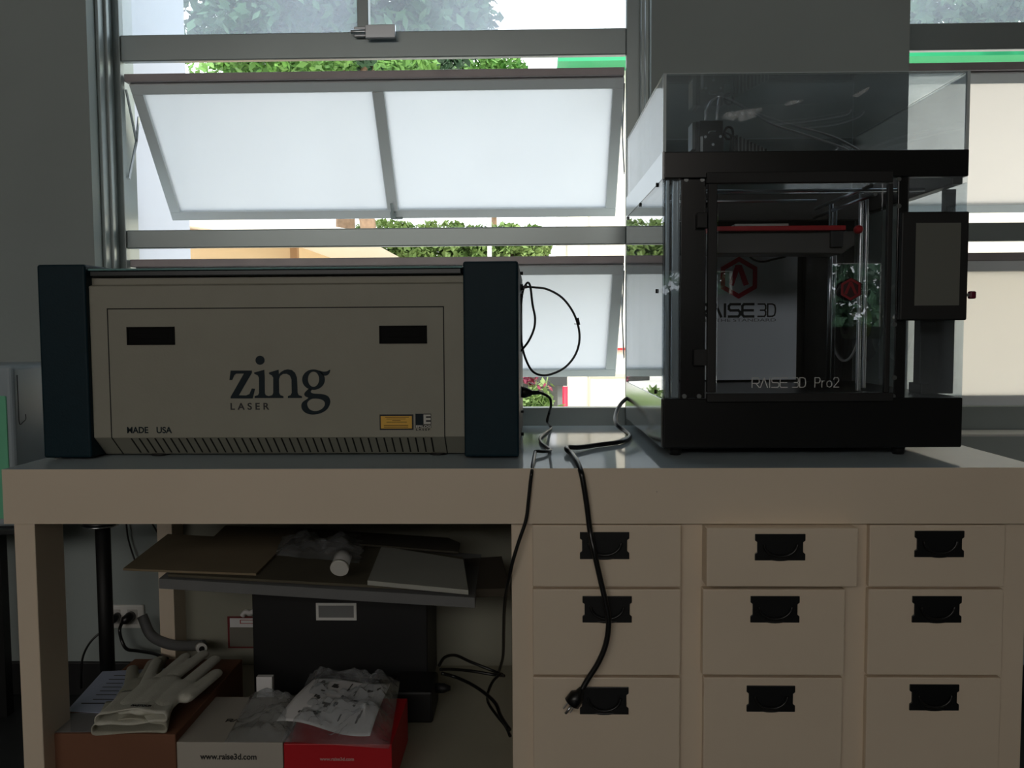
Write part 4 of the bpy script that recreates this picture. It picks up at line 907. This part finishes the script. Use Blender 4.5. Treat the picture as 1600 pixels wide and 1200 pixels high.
# brown box with sleeve and gloves
bz = at(170, 1147, 1.655).z
bx0, bx1 = at(68, 1150, 1.655).x, at(274, 1150, 1.655).x
box = thing('cardboard_box', 'plain brown cardboard box at the left end of the lower shelf, under the gloves', 'box', ((bx0+bx1)/2, 1.655, SH))
P = At(box)
P(MB().box(bx0, bx1, 1.655, 2.05, SH, bz), 'box_body', mat('box_brown', (122, 82, 60), 0.8, var=0.06, scale=6), bevel=0.002)
P(MB().box(bx0+0.004, bx1-0.004, 1.85, 1.853, bz, bz+0.0006), 'lid_seam', mat('tape_brown', (100, 70, 50), 0.3))
def corner_sheet(name, label, cat, pts, Z0, m, th=0.001, lines=None):
    q = [atz(x, y, Z0) for x, y in pts]; n = len(q); c = sum(q, Vector())/n
    mb = MB().add([tuple(p) for p in q]+[tuple(p-Vector((0, 0, th))) for p in q], [tuple(range(n)), tuple(reversed(range(n, 2*n)))]+[(i, n+i, n+(i+1) % n, (i+1) % n) for i in range(n)])
    if lines:
        mb.m = 1
        for (x0, y0, x1, y1) in lines:
            w = [atz(*s_, Z0+0.0004) for s_ in ((x0, y0), (x1, y0), (x1, y1), (x0, y1))]; mb.add([tuple(p) for p in w], [(0, 1, 2, 3)])
    return tag(mb.build(name, m, origin=c), label, cat)
corner_sheet('sheet_of_paper', 'bluish white printed sheet of paper sticking out left of the gloves', 'paper', [(104,1111),(160,1049),(260,1044),(250,1118)], bz+0.0045, [mat('paper_blue', (190, 200, 226), 0.5), mat('ink_faint', (70, 74, 90), 0.6)],
  lines=[(127,1098,165,1100), (145,1092,178,1093.5), (150,1085,182,1086), (156,1079,186,1080), (160,1073,190,1074), (166,1067,192,1068), (170,1061,195,1062), (178,1055,196,1056)])
corner_sheet('plastic_sleeve', 'clear plastic sleeve covering the front left of the brown cardboard box top', 'sleeve', [(76,1144),(100,1114),(250,1112),(258,1142)], bz+0.003, film('sleeve_film', (0.9, 0.92, 0.93), milk=0.25, milkcol=(0.75, 0.78, 0.8), mlo=0.15, fresnel_gain=2.0))

# gloves: each a knitted glove with cuff, palm, thumb and four fingers
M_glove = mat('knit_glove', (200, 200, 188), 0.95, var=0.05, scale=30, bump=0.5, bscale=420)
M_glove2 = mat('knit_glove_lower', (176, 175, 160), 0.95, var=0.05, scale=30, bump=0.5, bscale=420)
def glove(label, base_pts, m, z0, lift, cuff_open):
    """base_pts: dict of px points on the plane z0"""
    root = thing('work_glove', label, 'glove', tuple(atz(*base_pts['cuff'], z0)), 0, 'work gloves'); P = At(root)
    mb = MB()
    def blob(a, b, r0, r1, zs=0.55, n=10):
        a, b = Vector(a), Vector(b); pr = []
        for k in range(n+1):
            t = k/n; r = r0+(r1-r0)*t
            pr.append((a.lerp(b, t), r))
        ext = (b-a).normalized()
        pr = [(a-ext*r0*0.9, r0*0.3), (a-ext*r0*0.5, r0*0.8)] + pr + [(b+ext*r1*0.5, r1*0.85), (b+ext*r1*0.85, r1*0.45)]
        s = len(mb.v); mb.ring(pr, 14)
        for i in range(s, len(mb.v)):
            v = mb.v[i]; mb.v[i] = (v[0], v[1], z0+lift+(v[2]-z0-lift)*zs)
    G = lambda p: atz(p[0], p[1], z0+lift)
    for key, (pa, pb, ra, rb) in base_pts['fingers'].items(): blob(G(pa), G(pb), ra*1.22, rb*1.22, 0.62)
    for pa, pb, ra, rb in base_pts['palm']: blob(G(pa), G(pb), ra, rb, 0.42)
    o = P(mb, 'glove_hand', m)
    md = o.modifiers.new('remesh', 'REMESH'); md.mode = 'VOXEL'; md.voxel_size = 0.0028; md.use_smooth_shade = True
    ms_ = o.modifiers.new('smooth', 'SMOOTH'); ms_.iterations = 4; ms_.factor = 0.6
    # cuff: flattened open tube
    A0, A1, B0, B1 = [atz(*p, z0+lift) for p in base_pts['cuffq']]     # near-left, near-right, far-left, far-right
    seg = 40; rows_ = 10; vs = []
    for r in range(rows_+1):
        t = r/rows_; L = A0.lerp(B0, t); R_ = A1.lerp(B1, t); c = (L+R_)/2; h = (R_-L)/2
        for k in range(seg):
            a = 2*math.pi*k/seg; th = (0.011+0.006*(1-t)*cuff_open)*(1-0.55*t)
            p = c + h*math.cos(a)+Vector((0, 0, math.copysign(abs(math.sin(a))**0.7, math.sin(a))*th + 0.002*math.sin(a*5+t*3)*(1-t)))
            p.z = max(p.z, z0+0.0012)
            if r == 0: p += Vector((0, -1, 0))*(0.006*math.sin(a*2+1))
            vs.append(p)
    fs = [(r*seg+k, r*seg+(k+1) % seg, (r+1)*seg+(k+1) % seg, (r+1)*seg+k) for r in range(rows_) for k in range(seg)]
    cf = P(MB().add(vs, fs, True), 'cuff', m, solid=0.0022)
    return root, cf, P
gz = bz+0.001
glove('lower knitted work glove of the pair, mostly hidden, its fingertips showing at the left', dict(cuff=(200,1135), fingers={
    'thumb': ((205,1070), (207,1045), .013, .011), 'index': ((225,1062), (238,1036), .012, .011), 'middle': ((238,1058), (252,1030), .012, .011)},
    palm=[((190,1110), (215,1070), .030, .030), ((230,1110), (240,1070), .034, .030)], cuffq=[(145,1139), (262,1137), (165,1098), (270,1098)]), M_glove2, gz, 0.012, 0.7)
g1, cf, P = glove('cream knitted work glove lying uppermost on the brown box with fingers spread', dict(cuff=(205,1122), fingers={
    'little': ((228,1070), (245,1033), .0120, .0105), 'ring': ((250,1062), (290,1026), .0125, .0110), 'middle': ((270,1058), (318,1022), .0130, .0115), 'index': ((292,1068), (336,1030), .0130, .0115), 'thumb': ((290,1090), (338,1052), .0145, .0120)},
    palm=[((200,1105), (240,1070), .028, .030), ((225,1105), (262,1066), .032, .030), ((250,1105), (285,1072), .028, .026)], cuffq=[(150,1124), (262,1120), (190,1082), (284,1080)]), M_glove, gz, 0.036, 0.5)
ptx = atz(204, 1103, gz+0.036+0.0165)
text_mesh('lettering', 'PASTOUR', 0.0095, M_text, cf, Matrix.Translation(ptx-Vector(g1.location)-Vector(cf.location)-Vector(g1.location)*0) @ Matrix.Rotation(math.radians(-3), 4, 'Z'), offset=0.0003)

# white and red cartons
yw = 1.66; wz = at(350, 1160, yw).z
wx0, wx1, rx1 = at(275, 1165, yw).x, at(442.5, 1165, yw).x, at(612, 1165, yw).x
M_wbox = mat('carton_white', (180, 175, 164), 0.6, var=0.03)
wb = thing('white_carton', 'white printed carton with a black web address between the brown box and the red carton', 'carton', ((wx0+wx1)/2, yw, SH))
P = At(wb); P(MB().box(wx0, wx1-0.0008, yw, yw+0.215, SH, wz), 'carton_body', M_wbox, bevel=0.0015)
bd = wb.children[0]
ptext(wb, wb, 'lettering', 'www.raise3d.com', 313, 1186, 401, 9, yw, M_text, offset=0.0003)
ql = strokes('RA', 0, 0, 0.011, 0.011, 0.003, 0.0022, 0); 
o = P(ql, 'lettering', M_text); pq = atz(353, 1128, wz)
o.data.transform(Matrix.Rotation(math.radians(-90), 4, 'X')); o.location = pq-Vector(wb.location)+Vector((0, 0, 0.0004))
rb = thing('red_carton', 'red printed carton with a faint web address right of the white carton', 'carton', ((wx1+rx1)/2, yw, SH))
P = At(rb); P(MB().box(wx1+0.0008, rx1, yw, yw+0.215, SH, wz-0.002), 'carton_body', mat('carton_red', (190, 22, 34), 0.5, var=0.04), bevel=0.0015)
ptext(rb, rb, 'lettering', 'www.raise3d.com', 500, 1188, 553, 5, yw, mat('ink_white', (200, 170, 165), 0.6), offset=0.0001)
# instruction sheet (curled) with drawings, inside a bag
sz = wz+0.012
ca, cb_, cc, cdv = atz(432, 1130, sz), atz(578, 1147, sz-0.004), atz(611, 1062, sz+0.02), atz(492, 1058, sz+0.028)
def fs_(u, v):
    p = ca.lerp(cb_, u).lerp(cdv.lerp(cc, u), v); return p+Vector((0, 0, 0.008*math.sin(u*5.2+0.6)*(1-v*0.5)+0.006*math.sin(v*4)))
mb = MB().grid(fs_, 24, 20)
mb.m = 1
rnd = random.Random(5)
def patch(u0, v0, u1, v1):
    vs = [Vector(fs_(a_, b_))+Vector((0, 0, 0.0012)) for a_, b_ in ((u0, v0), (u1, v0), (u1, v1), (u0, v1))]; mb.add(vs, [(0, 1, 2, 3)])
for (u0, v0, u1, v1) in ((.12,.80,.20,.93),(.32,.72,.42,.92),(.52,.70,.55,.92),(.62,.62,.65,.84),(.75,.72,.85,.82),(.86,.80,.93,.88),(.22,.38,.32,.55),(.35,.30,.45,.42),(.48,.34,.53,.50),(.50,.52,.55,.62),(.64,.50,.78,.56),(.68,.40,.72,.48),(.79,.14,.84,.44),(.82,.48,.90,.52),(.16,.14,.22,.2),(.30,.16,.42,.24),(.60,.12,.62,.34),(.24,.60,.30,.66)):
    n_ = 4
    for i in range(n_):
        du, dv_ = (u1-u0)/2, (v1-v0)/2; uu = u0+rnd.random()*du; vv = v0+rnd.random()*dv_; patch(uu, vv, uu+du*(0.4+0.6*rnd.random()), vv+dv_*(0.4+0.6*rnd.random()))
o = mb.build('instruction_sheet', [M_paper, mat('drawing_ink', (70, 70, 70), 0.7)], origin=(ca+cc)/2, solid=0.0004)
tag(o, 'curled white instruction sheet with black line drawings on top of the red carton', 'instruction sheet')
def bag2(label, pts, Z0, amp, seed):
    A, B, C, D = [atz(x, y, Z0) for x, y in pts]
    def fn(u, v):
        p = A.lerp(B, u).lerp(D.lerp(C, u), v); e = min(u, 1-u, v, 1-v)
        n1 = noise.noise(Vector((p.x*16+seed, p.y*16, seed))); n2 = abs(noise.noise(Vector((p.x*42, p.y*42+seed, 1.1))))
        return p+Vector((0, 0, amp*min(1, e*6)*(0.6+0.7*n1+0.5*n2)))
    return tag(MB().grid(fn, 50, 36, smooth=False).build('plastic_bag', M_bag, origin=(A+C)/2), label, 'plastic bag')
bag2('clear plastic bag around the curled instruction sheet, draped over the red carton', [(440,1158),(608,1170),(625,1064),(484,1052)], wz+0.002, 0.045, 4.0)
bag2('crumpled clear plastic bag on top of the white carton', [(350,1160),(455,1160),(470,1092),(392,1086)], wz+0.002, 0.032, 9.0)
a, b = at(401, 1094, 1.90), at(425, 1058, 1.90)
o = MB().box(a.x, b.x, 1.90, 1.915, a.z, b.z).build('white_tag', M_paper, origin=((a.x+b.x)/2, 1.9, a.z), bevel=0.001); tag(o, 'small upright white card standing behind the white carton', 'card')
# grey hose at the back, notice sheet, small box beneath
pts = [at(222, 962, 2.25), at(236, 992, 2.24), at(262, 1006, 2.22), at(290, 1009, 2.20), at(318, 1008, 2.18)]
hose = thing('grey_hose', 'grey flexible hose curving along the back panel behind the gloves', 'hose', tuple(pts[0])); P = At(hose)
P(MB().tube(pts, 0.0135, 14, 8), 'hose_body', mat('hose_grey', (96, 98, 98), 0.6))
P(MB().cyl(pts[-1]+Vector((-0.004, -0.012, 0)), pts[-1]+Vector((0.006, -0.026, 0.0)), 0.013, 16), 'nozzle', M_white)
P(MB().cyl(pts[-1]+Vector((0.004, -0.024, 0)), pts[-1]+Vector((0.0065, -0.028, 0.0)), 0.007, 14), 'nozzle_opening', M_matte)
Y = BY-0.036
sg = thing('notice_sheet', 'red bordered white notice on the back panel left of the computer case', 'notice', tuple(at(380, 1012, Y))); P = At(sg)
def wr(x0, y0, x1, y1, Y, th): a = at(x0, y1, Y); b = at(x1, y0, Y); return MB().box(a.x, b.x, Y-th, Y, a.z, b.z)
P(wr(357, 963, 412, 1012, Y, 0.003), 'border', mat('notice_red', (110, 34, 38), 0.5))
P(wr(359.5, 966, 410, 980, Y-0.003, 0.001), 'printed_field', M_paper); P(wr(359.5, 980, 410, 1010, Y-0.003, 0.001), 'lower_field', mat('notice_grey', (120, 118, 108), 0.5))
P(wr(375, 968.5, 408, 974.5, Y-0.004, 0.0006), 'red_strip', mat('notice_strip', (170, 60, 60), 0.5)); P(wr(376.5, 969.5, 407, 973.5, Y-0.0046, 0.0005), 'strip_field', M_paper)
o = MB().tube([at(379, 962, Y-0.01), at(383, 956.5, Y-0.012), at(390, 958, Y-0.01), at(398, 955, Y-0.01)], 0.007, 10).build('tissue', M_paper, origin=at(388, 962, Y-0.01)); tag(o, 'scrap of crumpled white tissue tucked above the red bordered notice', 'tissue')

# =================================================================== OUTSIDE
GZ = -0.35
def srf(o): return o
g = MB().box(-60, 60, WT+0.01, 80, GZ-0.05, GZ).build('ground', mat('outdoor_ground', (214, 212, 202), 0.9, var=0.2, scale=0.6)); struct(g)
fin = MB().box(-1.42, -1.245, WT, 3.155, GZ, 4.2).build('white_pier', mat('outside_white', (208, 214, 226), 0.7, var=0.01)); tag(fin, 'white rendered wall pier projecting outside at the left of the window', 'wall pier')
# cream building with green roof
BYY = 11.0; bx_ = at(868, 350, BYY).x; ze = at(920, 108, BYY).z
bld = thing('cream_building', 'cream rendered building with a green roof beyond the right of the window', 'building', (bx_+3, BYY, GZ)); P = At(bld)
M_cream = mat('cream_render', (246, 238, 220), 0.8, var=0.02)
P(MB().box(bx_+0.15, bx_+14, BYY, BYY+6, GZ, ze), 'wall', M_cream)
r0 = at(872, 100, BYY-0.4); r1 = at(925, 89, BYY-0.4)
P(MB().prism([(r0.x, ze-0.02), (r0.x, ze+0.08), (r1.x, r1.z), (bx_+14, r1.z+0.4), (bx_+14, ze-0.02)], 'y', BYY-0.4, BYY+6.4), 'roof', mat('roof_green', (40, 165, 110), 0.5))
P(MB().box(at(919, 500, BYY).x, at(922, 500, BYY).x, BYY-0.04, BYY, GZ, ze), 'drain_pipe', mat('pipe_cream', (205, 198, 178), 0.6))
P(MB().box(at(918, 500, BYY).x, bx_+14, BYY-0.02, BYY, at(950, 587, BYY).z-0.02, at(950, 587, BYY).z+0.02), 'wall_ledge', mat('pipe_cream', (205, 198, 178), 0.6))
P(MB().box(at(955, 500, BYY).x, bx_+14, BYY-0.05, BYY, at(968, 547, BYY).z, at(968, 543.5, BYY).z), 'red_trim', mat('trim_red', (190, 60, 60), 0.6))
# dark carport with posts
CYY = 9.2; c0 = at(700, 590, CYY); c1 = at(886, 600, CYY)
cpt = thing('carport', 'open dark carport roof on thin posts below the lower sash', 'carport', ((c0.x+c1.x)/2, CYY, GZ)); P = At(cpt)
P(MB().prism([(c0.x, at(700, 596, CYY).z), (c1.x, at(886, 603, CYY).z), (c1.x, at(886, 582, CYY).z), (c0.x, at(700, 570, CYY).z)], 'y', CYY, CYY+1.6), 'roof', mat('carport_dark', (62, 66, 66), 0.7))
for px in (760, 876): x = at(px, 600, CYY).x; P(MB().box(x-0.03, x+0.03, CYY+0.1, CYY+0.16, GZ, at(px, 600, CYY).z), 'post', mat('post_grey', (120, 124, 122), 0.6))
P(MB().box(c0.x, c1.x+0.0, CYY+1.6, CYY+1.65, GZ, at(800, 600, CYY).z), 'back_wall', mat('carport_back', (104, 106, 100), 0.8, var=0.3, scale=3))
a, b = at(879, 640, 9.0), at(887, 604, 9.0); o = MB().cyl(((a.x+b.x)/2, 9.0, GZ), ((a.x+b.x)/2, 9.0, b.z), 0.028, 14).build('red_post', mat('post_red', (200, 40, 70), 0.5), origin=((a.x+b.x)/2, 9.0, GZ)); tag(o, 'short red post at the corner of the cream building', 'post')
# beige shed
SY = 6.2
shed = thing('beige_shed', 'low beige shed with a pale sloping roof seen beneath the upper sash', 'shed', (at(420, 400, SY).x, SY, GZ)); P = At(shed)
M_bg = mat('shed_beige', (214, 184, 142), 0.8, var=0.06, scale=2, stretch=(1, 1, 6)); M_rf = mat('shed_roof', (250, 242, 226), 0.6)
ax_, bx2 = at(303, 395, SY).x-1.0, at(441, 395, SY).x
P(MB().box(ax_, bx2, SY+0.3, SY+2.5, GZ, at(400, 362, SY).z), 'wall', M_bg)
rq = [at(x, y, SY) for x, y in ((200, 303), (541, 357), (440, 376), (200, 337))]
P(MB().prism([(p.x, p.z) for p in rq], 'y', SY, SY+2.8), 'roof', M_rf)
P(MB().box(bx2, bx2+0.05, SY+0.2, SY+0.26, GZ, at(441, 366, SY).z), 'post', mat('shed_post', (150, 110, 70), 0.7))
# foliage
def leaf_mat(name, c1, c2):
    m = mat(name, c1, 0.6, var=0.0, dark=c2, scale=3.0); n = m.node_tree; b = n.nodes['Principled BSDF']
    b.inputs['Transmission Weight'].default_value = 0.0
    b.inputs['Subsurface Weight'].default_value = 0.0
    return m
M_leaf = leaf_mat('leaf_green', (128, 176, 88), (58, 104, 42)); M_leafd = leaf_mat('leaf_deep', (86, 128, 92), (34, 66, 48)); M_leafp = leaf_mat('leaf_pale', (168, 190, 120), (104, 140, 70))
M_leafr = leaf_mat('leaf_red', (170, 60, 90), (96, 30, 50)); M_bark = mat('bark', (150, 124, 100), 0.9, var=0.25, scale=12)
def leaves(mb, c, r, n, size, rg, cull=None, flat=1.0):
    for _ in range(n):
        while True:
            p = Vector((rg.uniform(-1, 1), rg.uniform(-1, 1), rg.uniform(-1, 1)))
            if p.length <= 1: break
        p = Vector((c[0]+p.x*r[0], c[1]+p.y*r[1], c[2]+p.z*r[2]))
        if noise.noise(p*2.2/max(0.4, r[0]/3)) < -0.12*flat and rg.random() < 0.85: continue
        s = size*rg.uniform(0.6, 1.4); q = Matrix.Rotation(rg.uniform(0, 6.28), 3, 'Z') @ Matrix.Rotation(rg.uniform(-1.1, 1.1), 3, 'X') @ Matrix.Rotation(rg.uniform(-1.1, 1.1), 3, 'Y')
        vs = [p+q @ Vector(v) for v in ((-s*0.3, 0, 0), (0, -s*0.6, 0.0), (s*0.3, 0, 0), (0, s*0.6, 0))]
        mb.add(vs, [(0, 1, 2, 3)])
def tree(name, label, cat, trunk, blobs, m, size, seed, tr=0.12, stuff=False, branches=True, group=None):
    rg = random.Random(seed); root = thing(name, label, cat, (trunk[0], trunk[1], GZ), 0, group); P = At(root)
    mb = MB()
    for c, r, n in blobs: leaves(mb, c, r, n, size, rg)
    P(mb, 'foliage', m)
    top = blobs[0][0]; tk = MB(); q = [Vector((trunk[0], trunk[1], GZ)), Vector((trunk[0]+0.05, trunk[1], (GZ+top[2])*0.5)), Vector((trunk[0]*0.7+top[0]*0.3, trunk[1], top[2]*0.9))]
    tk.ring([(p, tr*(1-0.25*i/8)) for i, p in enumerate(crom(q, 4))], 10)
    if branches:
        for c, r, n in blobs: tk.ring([(q[1].lerp(q[2], 0.6), tr*0.4), (Vector(c)*0.6+q[2]*0.4, tr*0.25), (Vector(c), tr*0.1)], 6)
    P(tk, 'trunk', M_bark); return root
def W3(px, py, Y): p = at(px, py, Y); return (p.x, p.y, p.z)
tree('shade_tree', 'large dark leafy tree filling the top left of the window view', 'tree', (at(534, 380, 10.5).x, 10.5), [
    (W3(560, -10, 10.5), (1.75, 1.6, 1.05), 9000), (W3(360, 10, 10.8), (0.75, 1.2, 0.75), 1500), (W3(690, 20, 10.5), (0.62, 1.0, 0.62), 2200), (W3(520, -120, 10.5), (2.0, 1.6, 1.0), 3000), (W3(450, 60, 10.3), (1.2, 1.0, 0.4), 2500), (W3(620, 80, 10.3), (0.8, 1.0, 0.22), 900)], M_leafd, 0.13, 11, 0.13, group='trees beyond the window')
tree('garden_tree', 'mid green tree with bright leaves showing just above the opened upper sash', 'tree', (at(570, 90, 9.3).x, 9.3), [
    (W3(450, 106, 9.3), (0.75, 0.7, 0.2), 2200), (W3(640, 110, 9.3), (0.35, 0.5, 0.16), 700), (W3(350, 112, 9.3), (0.4, 0.5, 0.15), 300)], M_leaf, 0.09, 12, 0.10, branches=False, group='trees beyond the window')
tree('distant_tree', 'small rounded green tree just left of the green roof', 'tree', (at(765, 110, 14).x, 14), [
    (W3(768, 118, 14), (0.62, 0.7, 0.35), 2200), (W3(765, 135, 14), (0.8, 0.7, 0.4), 1200)], M_leaf, 0.10, 13, 0.06, branches=False, group='trees beyond the window')
hg = MB(); rg = random.Random(21)
for px, py, Y, r, n in ((600, 385, 11.4, (0.70, 0.35, 0.34), 3500), (690, 385, 11.4, (0.68, 0.35, 0.32), 3500), (780, 385, 11.4, (0.50, 0.35, 0.32), 3000), (830, 385, 11.4, (0.26, 0.35, 0.27), 1500), (560, 400, 11.4, (0.4, 0.35, 0.34), 1500), (690, 430, 11.4, (1.25, 0.35, 0.4), 4000)):
    leaves(hg, W3(px, py, Y), r, n, 0.085, rg, flat=0.3)
for px in (560, 640, 720, 800, 850):
    x = at(px, 400, 11.4).x; hg.m = 1; hg.cyl((x, 11.4, GZ), (x, 11.4, at(px, 390, 11.4).z), 0.03, 8); hg.m = 0
o = hg.build('hedge', [M_leafp, M_bark], origin=(at(700, 400, 11.4).x, 11.4, GZ)); tag(o, 'long bright green hedge row outside beneath the upper sash', 'hedge')
rh = MB(); leaves(rh, (2.8, -7.2, 1.0), (2.9, 0.6, 1.05), 11000, 0.15, rg, flat=0.0); rh.m = 1; rh.cyl((2.6, -7.2, GZ), (2.6, -7.2, 0.8), 0.05, 8)
o = rh.build('bush', [M_leafd, M_bark], origin=(2.6, -7.2, GZ)); tag(o, 'green bush outside the far windows, mirrored in the printer door', 'bush')
sb = MB(); leaves(sb, W3(490, 393, 9.5), (0.30, 0.3, 0.16), 1400, 0.072, rg, flat=0.2); leaves(sb, W3(500, 410, 9.5), (0.34, 0.3, 0.24), 900, 0.072, rg, flat=0.2); sb.m = 1; sb.cyl((at(495, 400, 9.5).x, 9.5, GZ), (at(495, 400, 9.5).x, 9.5, at(495, 400, 9.5).z), 0.03, 8)
o = sb.build('shrub', [M_leaf, M_bark], origin=(at(490, 393, 9.5).x, 9.5, GZ)); tag(o, 'dark green shrub behind the post of the beige shed', 'shrub')
a = at(765, 400, 8.4); o = MB().cyl((a.x, 8.4, GZ), (a.x, 8.4, at(765, 300, 8.4).z), 0.021, 12).build('white_pole', M_white, origin=(a.x, 8.4, GZ)); tag(o, 'slim white pole standing in front of the hedge', 'pole')
pr = thing('red_leaf_plant', 'garden plant with red and green leaves seen under the lower sash', 'plant', (at(832, 620, 4.6).x, 4.6, GZ)); P = At(pr)
mb = MB(); leaves(mb, W3(831, 590, 4.6), (0.05, 0.08, 0.04), 160, 0.035, rg, flat=0); leaves(mb, W3(848, 604, 4.6), (0.05, 0.08, 0.02), 60, 0.03, rg, flat=0); P(mb, 'red_leaves', M_leafr)
mb = MB(); leaves(mb, W3(838, 622, 4.6), (0.10, 0.1, 0.07), 420, 0.035, rg, flat=0); leaves(mb, W3(850, 600, 4.6), (0.05, 0.1, 0.03), 90, 0.03, rg, flat=0); leaves(mb, W3(825, 660, 4.6), (0.2, 0.15, 0.12), 500, 0.045, rg, flat=0); leaves(mb, W3(785, 655, 4.7), (0.34, 0.25, 0.17), 1500, 0.05, rg, flat=0); P(mb, 'green_leaves', M_leafp)
mb = MB()
for x0, x1, y1 in ((835, 838, 592), (845, 856, 588), (828, 826, 596)): mb.ring([(Vector((at(x0, 640, 4.6).x, 4.6, GZ)), 0.006), (Vector(W3(x0, 640, 4.6)), 0.005), (Vector(W3(x1, y1, 4.6)), 0.003)], 6)
P(mb, 'stem', M_leafp)
tree('right_hand_tree', 'pale hazy tree showing in the top pane of the right window', 'tree', (at(1700, 400, 9.6).x, 9.6), [
    (W3(1560, -5, 9.6), (1.1, 0.6, 0.38), 4200), (W3(1700, -40, 9.6), (1.1, 0.6, 0.7), 2500)], M_leafd, 0.12, 31, 0.12, branches=False, group='trees beyond the window')
